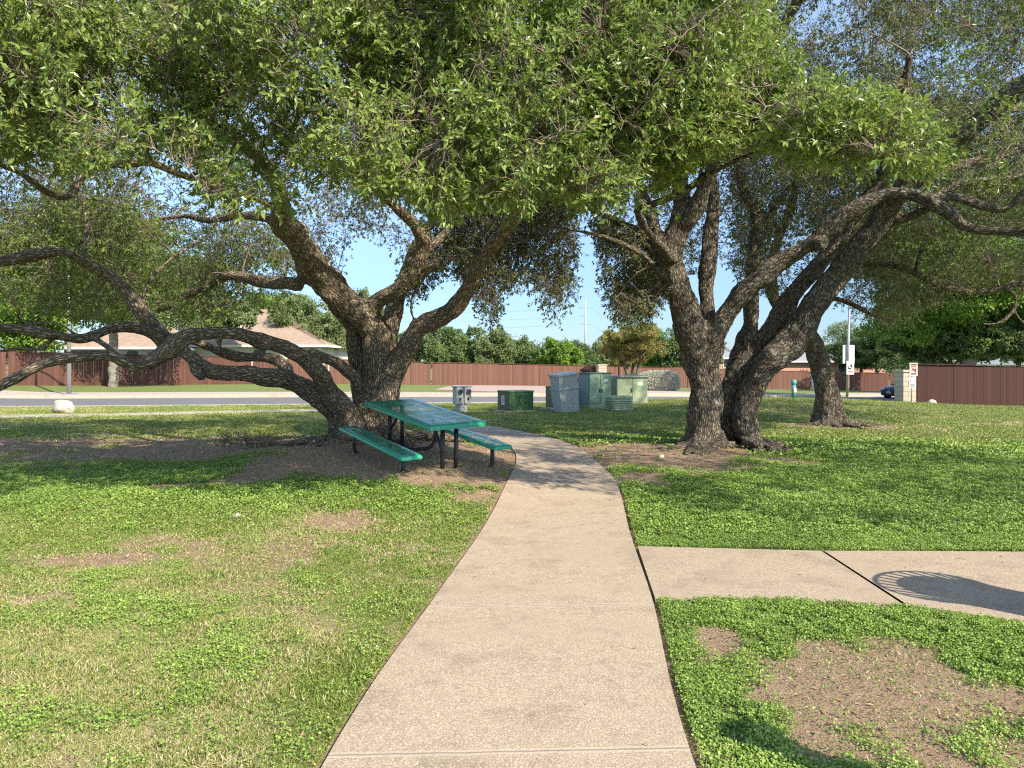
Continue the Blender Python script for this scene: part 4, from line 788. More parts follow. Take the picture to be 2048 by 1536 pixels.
def pillar(px, d, w, h, label):
    x = px2(px, d); o = empty('stone_pillar', (x, d, g(x, d)-.08), R(10), label, 'pillar'); b = MB(); k = int(h/.21)
    rr = random.Random(int(px))
    for i in range(k):
        for j in (0, 1):
            sh = .06*(1 if i % 2 else -1); xa = -w/2 if j == 0 else sh+.002; xb = sh-.002 if j == 0 else w/2; b.box(((xa+xb)/2, 0, .21*i+.105), (xb-xa, w*.98+rr.uniform(-.02, .03), .207), 0, .010)
    b.build('shaft', M['stone'], o); MB().box((0, 0, k*.21+.05), (w+.09, w+.09, .10), 0, .02).build('capstone', M['stone'], o)
pillar(1810, 33.2, .62, 1.66, 'pale limestone pillar at the end of the dark fence'); pillar(1203, 56, .62, 2.0, 'pale stone pillar rising behind the tall roadside cabinet')
def rock(px, py, d, w, h, label, seed, mt):
    x = px2(px, d); bm = bmesh.new(); bmesh.ops.create_icosphere(bm, subdivisions=4, radius=1)
    P = np.array([v.co for v in bm.verts]); k = 1+(vnoise(P*1.3+seed, seed)-.5)*.5+(vnoise(P*3.7+seed, seed)-.5)*.22+(vnoise(P*9+seed, seed)-.5)*.08
    for v, q in zip(bm.verts, k): v.co = Vector((v.co.x*w/2*q, v.co.y*w/2*.8*q, v.co.z*h*.62*q+h*.36))
    for f in bm.faces: f.smooth = True
    me = bpy.data.meshes.new('boulder'); bm.to_mesh(me); bm.free(); o = link('boulder', me, mt); o.location = (x, d, g(x, d)); tag(o, label, 'rock'); return o
M['rockw'] = plain('white_limestone', (.48, .44, .37), .9, 0, .25, 4, .03, (.28, .24, .18), .5)
rock(126, 0, 24.6, .64, .42, 'white limestone boulder on the verge below the street lamp pole', 3, M['rockw']); rock(1864, 0, 33.0, .42, .20, 'small pale rock at the foot of the dark fence right of the pillar', 5, M['rockw'])
rock(1838, 0, 33.0, .5, .06, 'flat pale stone between the stone pillar and the small rock', 8, M['rockw'])
rock(1322, 0, 12.0, .10, .05, 'small white stone on the bare soil left of the right-hand oak', 11, M['rockw']); rock(474, 0, 7.55, .09, .035, 'small grey-white stone lying in the lawn left of the path', 12, M['rockw'])

# lamp poles
def lamp(px, d, h, r, label, arm, zb=None):
    x = px2(px, d); o = empty('street_lamp', (x, d, g(x, d)), 0, label, 'street lamp'); MB().tube([(0, 0, .02), (0, 0, h)], [r, r*.6], 14).build('pole', M['steel'], o); MB().box((0, 0, .03), (r*5, r*5, .06), 0, .01).build('base_plate', M['steel'], o)
    MB().tube([(0, 0, h-.05), (arm*.5, 0, h+.12), (arm, 0, h+.1)], r*.4, 8).build('arm', M['steel'], o); MB().box((arm*1.12, 0, h+.08), (abs(arm)*.34, .22, .12), 0, .04, .8).build('lamp_head', M['steel'], o)
lamp(138, 39.5, 7.6, .115, 'tall silver street lamp pole by the far kerb seen between the low oak limbs', 1.8)
lamp(1093, 86, 4.0, .07, 'slim street lamp behind the middle of the wooden fence', .9)

# ------------------------------------------------------------- wooden fences
def fencemat(name, a, b):
    m, nt, p = mat(name); v = tc(nt); t = attr(nt, 'tint').outputs['Fac']; c = mix(nt, t, a, b)
    mp = nd(nt, 'Mapping'); nt.links.new(v, mp.inputs[0]); mp.inputs['Scale'].default_value = (9, 9, .8); f = noise(nt, mp.outputs[0], 3, 6, .7)
    c = mix(nt, mth(nt, 'MULTIPLY', f, .55), c, tuple(x*.45 for x in a)); nt.links.new(c, p.inputs['Base Color']); p.inputs['Roughness'].default_value = .85; return m
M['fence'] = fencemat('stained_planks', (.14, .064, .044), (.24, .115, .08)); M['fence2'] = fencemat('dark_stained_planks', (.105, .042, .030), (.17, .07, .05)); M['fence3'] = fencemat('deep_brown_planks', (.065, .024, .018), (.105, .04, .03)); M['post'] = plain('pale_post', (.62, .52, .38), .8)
def fence(name, pts, H, mt, label, gap=.006, cap=True, seedv=0):
    """planks follow the ground; one mesh of planks, a cap rail, posts"""
    P = np.array(pts, float); s = np.r_[0, np.cumsum(np.hypot(*np.diff(P, axis=0).T))]; pw = .14; n = int(s[-1]/pw); r = np.random.default_rng(seedv)
    root = empty(name, (P[0, 0], P[0, 1], g(P[0, 0], P[0, 1])), 0, label, 'fence'); root['world_parts'] = 1; V, F, T = [], [], []
    q = np.arange(n)*pw; ax = np.interp(q, s, P[:, 0]); ay = np.interp(q, s, P[:, 1]); bx = np.interp(q+pw-gap, s, P[:, 0]); by = np.interp(q+pw-gap, s, P[:, 1]); za = G(ax, ay)-.02
    top = np.interp(q, s, G(P[:, 0], P[:, 1]))+H
    dx, dy = bx-ax, by-ay; L = np.hypot(dx, dy); nx, ny = -dy/L, dx/L; th = .018
    for i in range(n):
        o_ = r.uniform(-.006, .006); zt = top[i]+r.uniform(-.012, .008)
        if r.random() < .012: continue
        a = (ax[i]+nx[i]*o_, ay[i]+ny[i]*o_); b = (bx[i]+nx[i]*o_, by[i]+ny[i]*o_); k = len(V)
        for (ux, uy) in (a, b, (b[0]+nx[i]*th, b[1]+ny[i]*th), (a[0]+nx[i]*th, a[1]+ny[i]*th)): V += [(ux, uy, za[i]), (ux, uy, zt)]
        F += [(k, k+2, k+3, k+1), (k+2, k+4, k+5, k+3), (k+4, k+6, k+7, k+5), (k+6, k, k+1, k+7), (k+1, k+3, k+5, k+7)]; T += [np.clip(r.normal(.5, .28), 0, 1)]*5
    me = npmesh('planks', V, F); fattr(me, 'tint', T); link('planks', me, mt, root)
    if cap:
        b = MB(); m_ = np.linspace(0, s[-1], max(2, int(s[-1]/2.4)+1))
        for u0, u1 in zip(m_[:-1], m_[1:]):
            A = Vector((np.interp(u0, s, P[:, 0]), np.interp(u0, s, P[:, 1]), np.interp(u0, s, G(P[:, 0], P[:, 1]))+H+.012)); B = Vector((np.interp(u1-.005, s, P[:, 0]), np.interp(u1-.005, s, P[:, 1]), np.interp(u1, s, G(P[:, 0], P[:, 1]))+H+.012))
            t = (B-A).normalized(); nn = Vector((-t.y, t.x, 0))*.07; b.prism([A-nn, A+nn, A+nn+Vector((0, 0, .04)), A-nn+Vector((0, 0, .04))], B-A)
        b.build('cap_rail', mt, root)
    for u in np.arange(.02, s[-1], 2.4):
        x_, y_ = np.interp(u, s, P[:, 0]), np.interp(u, s, P[:, 1]); j = min(int(u/pw), n-1); z_ = g(x_, y_)
        MB().box((x_-nx[j]*-.075, y_-ny[j]*-.075, z_+H/2), (.09, .09, H-.02), math.atan2(dy[j], dx[j])).build('post', mt, root) if len(root.children) < 45 else None
    return root
def fp(px, d): return (px2(px, d), d)
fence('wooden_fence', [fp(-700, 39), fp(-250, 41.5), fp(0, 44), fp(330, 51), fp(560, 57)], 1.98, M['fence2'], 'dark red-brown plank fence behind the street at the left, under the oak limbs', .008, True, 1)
fence('wooden_fence', [fp(576, 57.5), fp(850, 66), fp(1000, 69), fp(1350, 74), fp(1376, 74.6)], 1.98, M['fence'], 'long red-brown plank fence across the street in the middle, below the row of trees', .007, True, 2)
fence('wooden_fence', [fp(1376, 74.8), fp(1530, 80), fp(1622, 81)], 1.95, M['fence'], 'red-brown plank fence seen between the leaning oak stems', .008, True, 3)
fence('wooden_fence', [fp(1632, 81.2), fp(1780, 83), fp(2100, 90), fp(2400, 98)], 1.95, M['fence2'], 'dark plank fence behind the parked car', .008, True, 4)
fence('wooden_fence', [fp(1829, 33.9), fp(2048, 33.4), fp(2300, 33.3), fp(2700, 33.5)], 1.76, M['fence3'], 'near dark brown plank fence running right from the stone pillar', .004, True, 5)
for px, d, lb in ((568, 57.2, 'pale gate post between the two left fences'), (1627, 81.0, 'pale post between the fences behind the third oak')):
    x, y = fp(px, d); o = MB().box((0, 0, .95), (.42, .2, 1.9), 0, .02).box((0, 0, 1.93), (.48, .26, .06), 0, .01).build('gate_post', M['post'], None, (x, y, g(x, y)-.02)); tag(o, lb, 'post')

# ------------------------------------------------------------- houses
def shingles(name, a, b, sc=3.2):
    m, nt, p = mat(name); v = tc(nt); bk = nd(nt, 'TexBrick'); nt.links.new(v, bk.inputs[0]); bk.inputs['Scale'].default_value = 1; bk.inputs['Brick Width'].default_value = .33; bk.inputs['Row Height'].default_value = .24; bk.inputs['Mortar Size'].default_value = .012
    bk.inputs['Color1'].default_value = (*a, 1); bk.inputs['Color2'].default_value = (*b, 1); bk.inputs['Mortar'].default_value = (*[x*.6 for x in a], 1); bk.inputs['Bias'].default_value = 0
    nt.links.new(mix(nt, noise(nt, v, 1.2, 5), bk.outputs[0], tuple((x+y)/2 for x, y in zip(a, b))), p.inputs['Base Color']); p.inputs['Roughness'].default_value = .9; return m
M['roofpink'] = shingles('tan_shingles', (.29, .205, .15), (.43, .325, .245)); M['roofgrey'] = shingles('grey_shingles', (.24, .25, .27), (.33, .34, .36))
m, nt, p = mat('brick'); v = tc(nt); mp = nd(nt, 'Mapping'); nt.links.new(v, mp.inputs[0]); mp.inputs['Rotation'].default_value = (R(90), 0, 0); bk = nd(nt, 'TexBrick'); nt.links.new(mp.outputs[0], bk.inputs[0]); bk.inputs['Scale'].default_value = 1
bk.inputs['Brick Width'].default_value = .22; bk.inputs['Row Height'].default_value = .075; bk.inputs['Mortar Size'].default_value = .008; bk.inputs['Color1'].default_value = (.46, .20, .13, 1); bk.inputs['Color2'].default_value = (.58, .30, .20, 1); bk.inputs['Mortar'].default_value = (.55, .48, .42, 1)
nt.links.new(bk.outputs[0], p.inputs['Base Color']); p.inputs['Roughness'].default_value = .9; M['brick'] = m
M['stucco'] = plain('white_stucco', (.55, .52, .47), .9, 0, .06, 2); M['dark'] = plain('window_dark', (.05, .06, .07), .15, 0, .1, 2); M['trim'] = plain('white_trim', (.74, .72, .68), .6, 0, .04, 3)
def hip(root, x0, x1, y0, y1, ze, zr, rin, roof, over=.5, wall=None, zw0=-3.):
    x0o, x1o, y0o, y1o = x0-over, x1+over, y0-over, y1+over; ym = (y0+y1)/2
    b = MB(); P = [(x0o, y0o, ze), (x1o, y0o, ze), (x1o, y1o, ze), (x0o, y1o, ze), (x0+rin, ym, zr), (x1-rin, ym, zr)]
    v = [b.bm.verts.new(q) for q in P]
    for f in ((0, 1, 5, 4), (1, 2, 5), (2, 3, 4, 5), (3, 0, 4), (3, 2, 1, 0)): b.bm.faces.new([v[i] for i in f])
    rf = b.build('roof', roof, root)
    MB().box(((x0+x1)/2, (y0+y1)/2, (zw0+ze-.16)/2), (x1-x0, y1-y0, ze-.16-zw0)).build('wall', wall, root)
    e = MB().box(((x0+x1)/2, y0o-.04, ze-.09), (x1o-x0o+.1, .1, .2)).box((x1o+.05, (y0+y1)/2, ze-.09), (.1, y1o-y0o-.02, .2)).box((x0o-.05, (y0+y1)/2, ze-.09), (.1, y1o-y0o-.02, .2)).build('fascia', M['trim'], root); return rf
# left house: two hipped wings
HD = 66.; zpx = lambda py, d: EYE-(py-HZ)/FOC*d
X1 = px2(655, HD); XL = px2(385, HD); gz = g(-22, HD)
o = empty('house', (-22, HD, gz), 0, 'white house with tan hipped shingle roof and a vent pipe, left of the first oak', 'house'); o['world_parts'] = 1
rf = hip(o, XL-3.0, X1-.5, HD, HD+15, zpx(690, HD), zpx(618, HD+7.5), 8.2, M['roofpink'], .55, M['stucco'], gz)
MB().tube([(px2(479, HD+3), HD+3.2, 4.2), (px2(479, HD+3), HD+3.2, 5.55)], .07, 10).build('vent_pipe', M['trim'], rf)
for px in (520, 590):
    w = MB().box((px2(px, HD), HD-.03, 2.3), (1.3, .06, 1.3)).build('window', M['trim'], o); MB().box((px2(px, HD), HD-.065, 2.3), (1.1, .03, 1.1)).build('pane', M['dark'], w)
MB().box((px2(640, HD), HD-.08, (gz+zpx(694, HD))/2), (.3, .16, zpx(694, HD)-gz-.1)).build('corner_post', M['trim'], o)
HD2 = 60.; gz = g(-33, HD2); o = empty('house', (-32, HD2, gz), 0, 'white garage-like house with tan roof and a small trapezoid window, far left', 'house'); o['world_parts'] = 1
hip(o, px2(128, HD2), px2(318, HD2), HD2, HD2+10, zpx(694, HD2), zpx(628, HD2+5), 3.6, M['roofpink'], .5, M['stucco'], gz)
wz = zpx(693, HD2); a, b_ = px2(250, HD2), px2(280, HD2)
w = MB().prism([(a, HD2-.05, wz-1.0), (b_, HD2-.05, wz-1.0), (b_-.25, HD2-.05, wz-.35), (a+.25, HD2-.05, wz-.35)], (0, .04, 0)).build('window', M['dark'], o)
MB().box(((a+b_)/2, HD2-.06, wz-1.06), (b_-a+.2, .08, .09)).build('sill', M['trim'], w)
# right houses
HD3 = 100.; gz = g(38, HD3)-.1; o = empty('house', (38, HD3, gz), 0, 'long brick house with grey hipped roof behind the right-hand fences', 'house'); o['world_parts'] = 1
hip(o, px2(1545, HD3), px2(1770, HD3), HD3, HD3+13, zpx(722, HD3), zpx(678, HD3+6.5), 7, M['roofgrey'], .6, M['brick'], gz)
hip(o, px2(1690, HD3)+.3, px2(1775, HD3), HD3-3, HD3-.7, zpx(722.5, HD3-3), zpx(712, HD3-2), 1.1, M['roofgrey'], .4, M['brick'], gz) if False else None
for px in (1680, 1688):
    w = MB().box((px2(px, HD3), HD3-.03, zpx(736, HD3)), (.62, .06, 1.25)).build('window', M['trim'], o); MB().box((px2(px, HD3), HD3-.07, zpx(736, HD3)), (.46, .03, 1.08)).build('pane', M['dark'], w)
HD4 = 92.; gz = g(27, HD4)-.1; o = empty('house', (26, HD4, gz), 0, 'brick house with grey roof seen in the gap between the oak stems', 'house'); o['world_parts'] = 1
rf = hip(o, px2(1395, HD4), px2(1478, HD4), HD4, HD4+9, zpx(715, HD4), zpx(684, HD4+4.5), 3.5, M['roofgrey'], .5, M['brick'], gz)
MB().tube([(px2(1462, HD4), HD4+4.2, zpx(700, HD4)), (px2(1462, HD4), HD4+4.2, zpx(688, HD4))], .25, 10).build('vent', M['steel'], rf)
w = MB().box((px2(1455, HD4), HD4-.03, zpx(727, HD4)), (1.1, .06, 1.1)).build('window', M['trim'], o); MB().box((px2(1455, HD4), HD4-.07, zpx(727, HD4)), (.9, .03, .9)).build('pane', M['dark'], w)

# ------------------------------------------------------------- parked car
x, y = 28.35, 53.3; z = g(x, y)-.14
o = empty('parked_car', (x, y, z), R(22), 'dark blue-grey hatchback on the street, half hidden by the stone pillar', 'car')
M['paint'] = plain('dark_blue_paint', (.035, .045, .075), .22, .35, .08, 2); M['rubber'] = plain('tyre_rubber', (.02, .02, .02), .8); M['chrome'] = plain('chrome', (.6, .6, .62), .15, .9, .05, 3); M['lampg'] = plain('headlamp_glass', (.55, .57, .60), .1, .2, .05, 4)
secs = [(-2.12, .34, .60, .66, .66), (-2.05, .24, .72, .76, .72), (-1.75, .20, .84, .84, .74), (-1.2, .19, .93, .87, .74), (-.75, .19, .99, .88, .72), (.0, .19, 1.0, .89, .72), (1.0, .19, 1.01, .89, .72), (1.7, .20, 1.0, .87, .7), (2.05, .26, .92, .80, .68), (2.12, .36, .72, .72, .64)]
bm = bmesh.new(); rings = []
for X_, zb, zt, hw, ht in secs:
    prof = [(-hw*.92, zb), (-hw, zb+.12), (-hw, (zb+zt)/2+.05), (-ht-.05, zt-.05), (-ht*.8, zt), (0, zt+.03), (ht*.8, zt), (ht+.05, zt-.05), (hw, (zb+zt)/2+.05), (hw, zb+.12), (hw*.92, zb)]
    rings.append([bm.verts.new((X_, a, b)) for a, b in prof])
for a, b in zip(rings[:-1], rings[1:]):
    for k in range(11): f = bm.faces.new((a[k], b[k], b[(k+1) % 11], a[(k+1) % 11])); f.smooth = True
bm.faces.new(rings[0]); bm.faces.new(rings[-1][::-1]); bmesh.ops.recalc_face_normals(bm, faces=bm.faces); me = bpy.data.meshes.new('body'); bm.to_mesh(me); bm.free(); link('body', me, M['paint'], o)
def loft(name, S, mt, par):
    bm = bmesh.new(); rg = [[bm.verts.new(q) for q in s_] for s_ in S]; k_ = len(S[0])
    for a, b in zip(rg[:-1], rg[1:]):
        for k in range(k_-1): bm.faces.new((a[k], b[k], b[k+1], a[k+1]))
    bm.faces.new(rg[0]); bm.faces.new(rg[-1][::-1]); bmesh.ops.recalc_face_normals(bm, faces=bm.faces); me = bpy.data.meshes.new(name); bm.to_mesh(me); bm.free(); return link(name, me, mt, par)
cs = lambda X_, z0_, z1_, w0_, w1_: [(X_, -w0_, z0_), (X_, -w1_, z1_), (X_, w1_, z1_), (X_, w0_, z0_)]
loft('windows', [cs(-1.05, .97, 1.0, .76, .72), cs(-.30, .98, 1.41, .78, .58), cs(1.25, .98, 1.43, .78, .58), cs(1.95, .97, 1.02, .74, .68)], M['glass'], o)
loft('roof', [cs(-.28, 1.40, 1.43, .60, .54), cs(.3, 1.44, 1.48, .60, .54), cs(1.2, 1.43, 1.47, .60, .54), cs(1.4, 1.36, 1.38, .58, .54)], M['paint'], o)
for sy in (-1, 1):
    for X_ in (-1.32, 1.28):
        t = MB().tube([(X_, sy*.72, .30), (X_, sy*.90, .30)], .31, 24).build('wheel', M['rubber'], o); MB().tube([(X_, sy*.895, .30), (X_, sy*.91, .30)], .2, 20).build('rim', M['steel'], t)
    MB().box((-2.02, sy*.60, .68), (.16, .26, .11), 0, .03, rx=0).build('headlight', M['lampg'], o); MB().box((-.75, sy*.93, 1.0), (.12, .16, .10), 0, .03).build('wing_mirror', M['paint'], o)
MB().box((-2.10, 0, .62), (.05, .5, .07), 0, .01).build('grille', M['ink'], o); MB().box((-2.12, 0, .36), (.06, .9, .14), 0, .02).build('air_intake', M['ink'], o); MB().tube([(-2.13, 0, .63), (-2.15, 0, .63)], .055, 16).build('badge', M['chrome'], o)
pl_ = MB().box((-2.145, 0, .47), (.02, .34, .12), 0, .005).build('number_plate', M['white'], o)
for k in range(6): MB().box((-2.157, -.11+.044*k, .47), (.004, .025, .06)).build('character', M['ink'], pl_)

# ------------------------------------------------------------- power line
mw = plain('wire_metal', (.30, .31, .33), .6); PD = 300.; x = px2(1171, PD); H = zpx(597, PD)
o = empty('power_pole', (x, PD, -3), 0, 'tall pale transmission pole on the horizon between the two oaks', 'power pole')
MB().tube([(0, 0, 0), (0, 0, H+3)], [.55, .26], 12).build('mast', plain('pale_mast', (.40, .41, .42), .6), o)
for k, py in enumerate((617, 634, 650)):
    for s in (-1, 1):
        if s == 1 and k == 1: continue
        MB().tube([(0, 0, zpx(py, PD)+3), (s*2.2, 0, zpx(py, PD)+3.5)], .14, 6).build('crossarm', mw, o)
for k, (py, s) in enumerate(((617, -1), (634, -1), (650, -1), (617, 1), (650, 1))):
    far = s > 0; A = Vector((x+s*2.2, PD, zpx(py, PD)+.5)); B = Vector((x-150, PD+30, zpx(py, PD)+4)) if not far else Vector((x+75, PD+260, zpx(py, PD)-3))
    pts = [A.lerp(B, t)-Vector((0, 0, 4*9*t*(1-t)*.35)) for t in np.linspace(0, 1, 15)]
    b = MB().tube([q-A for q in pts], .055, 5).build('power_line', mw, None, A); tag(b, ['highest', 'middle', 'lowest'][(617, 634, 650).index(py)]+' power line running '+('left' if s < 0 else 'right')+' from the transmission pole', 'power line', 'power lines on the transmission pole')

# ------------------------------------------------------------- background trees and shrubs
def lump_tree(name, px, d, top, halfw, trunk, label, cat, mt, n, ls, bark='bark', base=None, group=None, lean=0, seed=1, dens=.42, depth=None, stems=1, low=None, tint=(.5, .2), cs=.55, solid=False):
    """crown of many small leaves gathered in clumps; top and low are heights in metres above the eye-level datum"""
    x = px2(px, d); z0 = g(x, d) if base is None else base; o = wempty(name, (x, d, z0), 0, label, cat, group); low = z0+trunk if low is None else low
    cz, hz = (top+low)/2, (top-low)/2; hd = depth or halfw; r = np.random.default_rng(seed); C = []; need = n
    lob = nrm(r.normal(size=(24, 3)))*r.uniform(.25, .80, (24, 1)); lr = r.uniform(.16, .46, 24)
    while need > 0:
        q = r.uniform(-1, 1, (need*5, 3)); ins = (np.linalg.norm(q[:, None]-lob[None], axis=2) < lr[None]*(1+1.1*(vnoise(q*5+seed, seed)-.5))[:, None]).any(1)
        if solid: ins = ((np.abs(q)**3).sum(1) < 1+.5*(vnoise(q*4+seed, seed)-.5)) & ((np.abs(q)**3).sum(1) > .35)
        W_ = q*np.array([halfw, hd, hz])+np.array([x+lean, d, cz]); ins &= vnoise(W_*cs*2+seed, seed) > dens-.06*r.normal(size=len(q))
        C.append(W_[ins]); need -= int(ins.sum())
        if ins.sum() == 0: break
    C = np.concatenate(C)[:n]
    if trunk > .2:
        Ls = []
        for s in range(stems):
            a = s/stems*6.28; sp = (0 if stems == 1 else .12); p0 = np.array([x+math.cos(a)*sp, d+math.sin(a)*sp, z0-.1]); p3 = np.array([x+lean+math.cos(a)*halfw*.35*(stems > 1), d+math.sin(a)*halfw*.2, cz+hz*.3]); w = halfw*(.07 if stems > 1 else .042)/(1 if stems == 1 else 1.8)+.04
            P = cr([p0, p0*.6+p3*.4+[.05, 0, 0], p0*.25+p3*.75+r.normal(size=3)*.1, p3], 5); Ls.append((P, np.linspace(w, w*.35, len(P))))
        for k in range(10 if stems == 1 else 7):
            b = Ls[k % stems][0]; i = r.integers(len(b)//3, len(b)); q = C[r.integers(len(C))]; P = cr([b[i], b[i]*.5+q*.5+[0, 0, .2], q], 5); Ls.append((P, np.linspace(.05+.01*halfw, .015, len(P))))
        VV, FF, off, bcs = [], [], 0, []
        for P, Rr in Ls:
            V, F, Pc, Rc = rough_tube(P, Rr, 9, seed); VV.append(V.reshape(-1, 3)); FF.append(F+off); off += V.shape[0]*V.shape[1]; bcs.append(((V-Pc[:, None])+np.array([0, 0, 1.])*np.linalg.norm(Pc-P[0], axis=1)[:, None, None]*.26).reshape(-1, 3))
        me = npmesh('trunk', np.concatenate(VV), np.concatenate(FF), True); a = me.attributes.new('bark_co', 'FLOAT_VECTOR', 'POINT'); a.data.foreach_set('vector', np.concatenate(bcs).astype(np.float32).ravel()); link('trunk', me, M[bark], o)
    out = nrm(C-np.array([x+lean, d, cz])); D = nrm(r.normal(size=C.shape)+out*.5); N = nrm(r.normal(size=C.shape)*.7+out*.5+np.array([.35, -.5, .5])); L = r.uniform(ls*.7, ls*1.3, len(C))
    leaves('crown', C, D, N, L, L*r.uniform(.4, .6, len(C)), tint[0]+.5*(vnoise(C*1.3+seed, seed+1)-.5)+r.normal(0, tint[1]*.6, len(C)), mt, o); return o
zq = lambda py, d: EYE-(py-HZ)/FOC*d
GT = 'row of trees beyond the middle fence'
row = [(702, 82, 664, 66, 0), (768, 84, 668, 44, 1), (830, 86, 662, 48, 0), (888, 83, 655, 46, 2), (940, 86, 652, 44, 0), (985, 84, 656, 42, 1), (1030, 88, 662, 44, 0), (1075, 86, 668, 44, 2), (1122, 83, 676, 38, 3), (1165, 88, 680, 40, 0), (1212, 90, 684, 46, 1), (1300, 86, 650, 50, 3), (1352, 84, 648, 44, 0), (1405, 90, 668, 40, 1)]
pos = ['at the left end of the row behind the first oak trunk', 'right of the first oak trunk', 'third in the row above the fence', 'tallest in the left half of the row', 'above the grey meter pedestal', 'left of the slim street lamp', 'above the low transformer box', 'just right of the green transformer', 'bright lime crown right of the slim lamp', 'below the transmission pole', 'behind the stone pillar and the rusty tree', 'bright green behind the rusty tree', 'behind the silver hedge', 'behind the fork of the right-hand oak']
for i, (px, d, py, hw, kd_) in enumerate(row):
    lump_tree('broadleaf_tree', px, d, zq(py, d), hw*d/FOC*1.15, 1.2, 'green tree '+pos[i], 'tree', [M['leafbg'], M['leafolive'], M['leafbg'], M['leaflime']][kd_], 15000, .24, group=GT, seed=20+i, low=g(px2(px, d), d)+.6, depth=2.5, dens=.36, tint=(.5 if kd_ != 2 else .62, .2))
d = 58.; lump_tree('crape_myrtle', 1262, d, zq(646, d), 80*d/FOC, 1.3, 'rust-tinged multi-stemmed small tree beyond the roadside cabinets', 'tree', M['leafrust'], 44000, .13, seed=50, stems=5, low=zq(728, d), dens=.40, tint=(.5, .22), cs=.9, base=g(px2(1248, d), d))
d = 55.; lump_tree('silver_hedge', 1318, d, zq(741, d), 41*d/FOC, 0, 'clipped silvery round shrub in front of the fence right of the rusty tree', 'shrub', M['leafsilver'], 22000, .08, seed=51, low=g(px2(1318, d), d)-.1, dens=.12, depth=.9, cs=1.5, solid=True, tint=(.6, .25))
d = 56.; lump_tree('dark_shrub', 1265, d, zq(747, d), 17*d/FOC, 0, 'small dark green rounded shrub left of the silvery one', 'shrub', M['leafbg'], 4000, .07, seed=52, low=g(px2(1265, d), d), dens=.15, tint=(.15, .15), cs=1.5, solid=True)
d = 58.; lump_tree('purple_shrub', 1178, d, zq(731, d), 38*d/FOC, 0, 'dark purple-red shrub behind the tall cabinet', 'shrub', M['leafpurple'], 14000, .11, seed=53, low=g(px2(1178, d), d), dens=.38, cs=1.2)
# left side, behind the fence and around the houses
GL = 'trees around the houses at the left'
d = 47.; lump_tree('street_tree', 226, d, zq(420, d), 6.5, 2.6, 'tree with pale trunk in front of the left fence behind the low limbs', 'tree', M['leafolive'], 45000, .19, 'barkpale', seed=60, low=zq(665, d), dens=.45, tint=(.45, .2))
for i, (px, d, py, w_, lowpx, kd_, lb) in enumerate([(-180, 62, 380, 7, 700, 2, 'tall yellow-green tree at the left edge of the picture'), (40, 66, 470, 6.5, 690, 0, 'broad green tree left of the far left house'), (330, 82, 520, 7, 700, 1, 'dark green tree behind the left houses'), (540, 84, 585, 5.5, 690, 3, 'yellow-lime tree behind the tan roof'), (620, 72, 590, 4.5, 720, 1, 'dark bushy tree at the right corner of the tan-roofed house'), (690, 90, 600, 4.5, 700, 0, 'green tree showing behind the first oak fork'), (735, 110, 575, 3.2, 700, 1, 'pointed feathery treetop behind the first oak fork'), (15, 58, 560, 5, 712, 2, 'bushy lime green tree low at the left edge behind the fence'), (440, 62.5, 600, 3.2, 680, 1, 'grey-green tree in front of the tan roof')]):
    lump_tree('broadleaf_tree', px, d, zq(py, d), w_, 2, lb, 'tree', [M['leafbg'], M['leafolive'], M['leaflime'], M['leaflime']][kd_], 26000, .24, group=GL, seed=61+i, low=zq(lowpx, d), dens=.40)
# right side
GR = 'trees beyond the right-hand fences'
d = 44.; lump_tree('pale_trunk_tree', 1940, d, zq(350, d), 8.2, 3.2, 'large lime green tree with pale trunk rising behind the near dark fence', 'tree', M['leaflime'], 90000, .20, 'barkpale', seed=80, low=zq(690, d), dens=.42, tint=(.42, .2), group=GR)
for i, (px, d, py, w_, lowpx, kd_, lb) in enumerate([(1752, 92, 640, 4.6, 742, 1, 'olive green low tree left of the stone pillar'), (1840, 88, 600, 6.5, 765, 0, 'dark green tree right above the stone pillar'), (2070, 60, 430, 7, 728, 0, 'tall green tree at the right edge of the picture'), (1690, 120, 640, 3.5, 700, 1, 'thin distant treetop above the grey roof'), (2250, 56, 380, 7, 728, 2, 'lime green tree outside the right edge'), (1722, 94, 672, 4.2, 735, 0, 'low dark bush between the brick house and the white sign board'), (1905, 46, 640, 3.4, 730, 0, 'dark green bush behind the near dark fence below the lime crown'), (2035, 45, 610, 3.6, 730, 1, 'olive bush above the near dark fence at the right edge'), (1880, 72, 560, 6, 726, 2, 'bright green crown between the pillar and the pale trunk')]):
    lump_tree('broadleaf_tree', px, d, zq(py, d), w_, 2, lb, 'tree', [M['leafbg'], M['leafolive'], M['leaflime']][kd_], 30000 if i != 3 else 6000, .22, group=GR, seed=81+i, low=zq(lowpx, d), dens=.40)

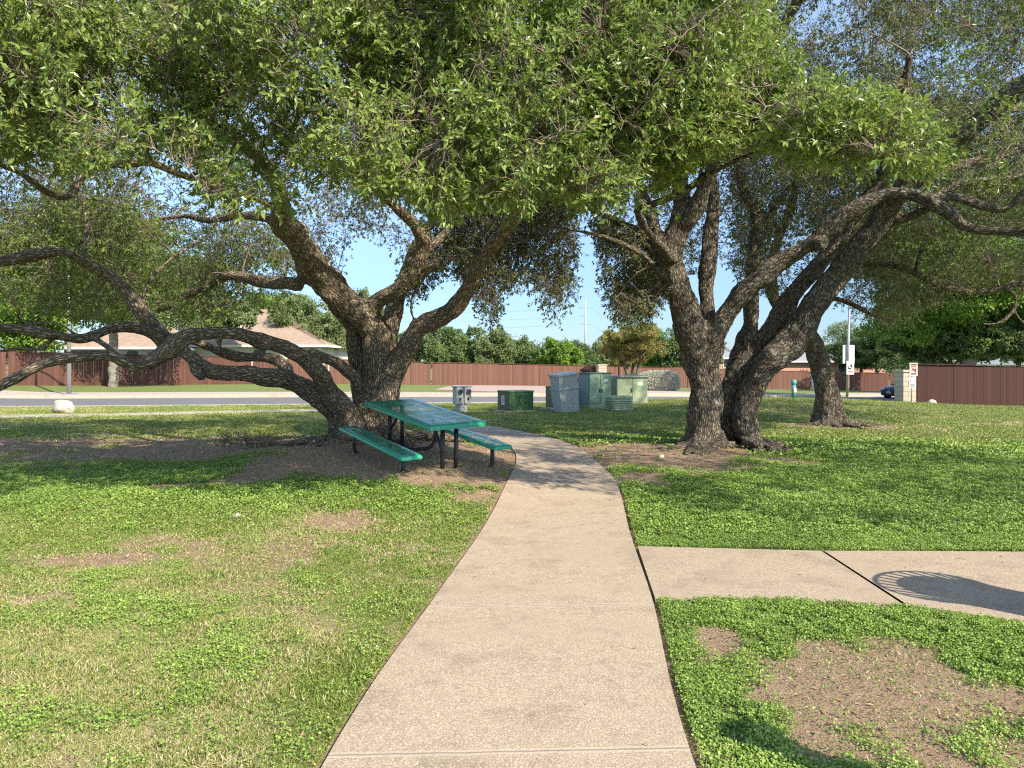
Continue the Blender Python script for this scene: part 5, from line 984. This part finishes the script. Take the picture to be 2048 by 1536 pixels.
# a fallen twiggy branch with brown leaves on the soil
x, y = px2(500, 12.6), 12.6; z = g(x, y); o = wempty('fallen_branch', (x, y, z), 0, 'dead twiggy oak branch with brown leaves lying on the bare soil left of the bench', 'branch')
Q = []; r = np.random.default_rng(5)
for k in range(46):
    a = np.array([x+r.uniform(-.45, .45), y+r.uniform(-.2, .2), z+.03]); e = a+np.array([r.uniform(-.35, .35), r.uniform(-.2, .2), r.uniform(.02, .22)]); Q.append([a, a*.5+e*.5+[0, 0, .04], e])
Q = np.array(Q); V, F = tubes(Q, np.broadcast_to(np.array([.009, .006, .003]), (46, 3)).copy(), 5); link('twigs', npmesh('twigs', V, F, True), M['twig'], o)
C = np.repeat(Q[:, 1:].reshape(-1, 3), 7, 0)+rng.normal(size=(46*14, 3))*.04; C[:, 2] = np.maximum(C[:, 2], z+.01); leaves('dry_leaves', C, ruv(len(C)), ruv(len(C)), rng.uniform(.04, .07, len(C)), rng.uniform(.018, .03, len(C)), rng.uniform(.2, .9, len(C)), M['litter'], o)
# ------------------------------------------------------------- receptacle and added post whose shadows fall into view
x, y = 3.80, 4.50; o = empty('litter_bin', (x, y, g(x, y)), 0, 'round slatted steel litter bin with flared rim standing on the side path', 'litter bin')
b = MB()
for k in range(28):
    a = 2*math.pi*k/28; c_, s_ = math.cos(a), math.sin(a); b.tube([(c_*.27, s_*.27, .06), (c_*.28, s_*.28, .66), (c_*.31, s_*.31, .80), (c_*.38, s_*.38, .92)], .016, 6)
b.build('slats', M['black'], o); MB().tube([(math.cos(t)*.375, math.sin(t)*.375, .925) for t in np.linspace(0, 2*math.pi, 41)], .013, 8).build('rim_hoop', M['black'], o)
MB().tube([(0, 0, .03), (0, 0, .84)], .255, 32).build('liner', M['black'], o); MB().tube([(0, 0, .84), (0, 0, .90), (0, 0, .93)], [.27, .27, .20], 32).build('lid', M['black'], o)
x, y = 1.96, 2.20; o = empty('shadow_post', (x, y, g(x, y)), R(20), 'unseen square post added to cast the shadow at the lower right', 'post'); MB().box((0, 0, .54), (.17, .17, 1.1), 0, .02).build('shaft', plain('weathered_timber', (.28, .20, .13), .9, 0, .3, 8), o); MB().box((0, 0, 1.11), (.19, .19, .04), 0, .015).build('cap', M['trim'], o)  # real caster unknown; this unseen post is added for its shadow
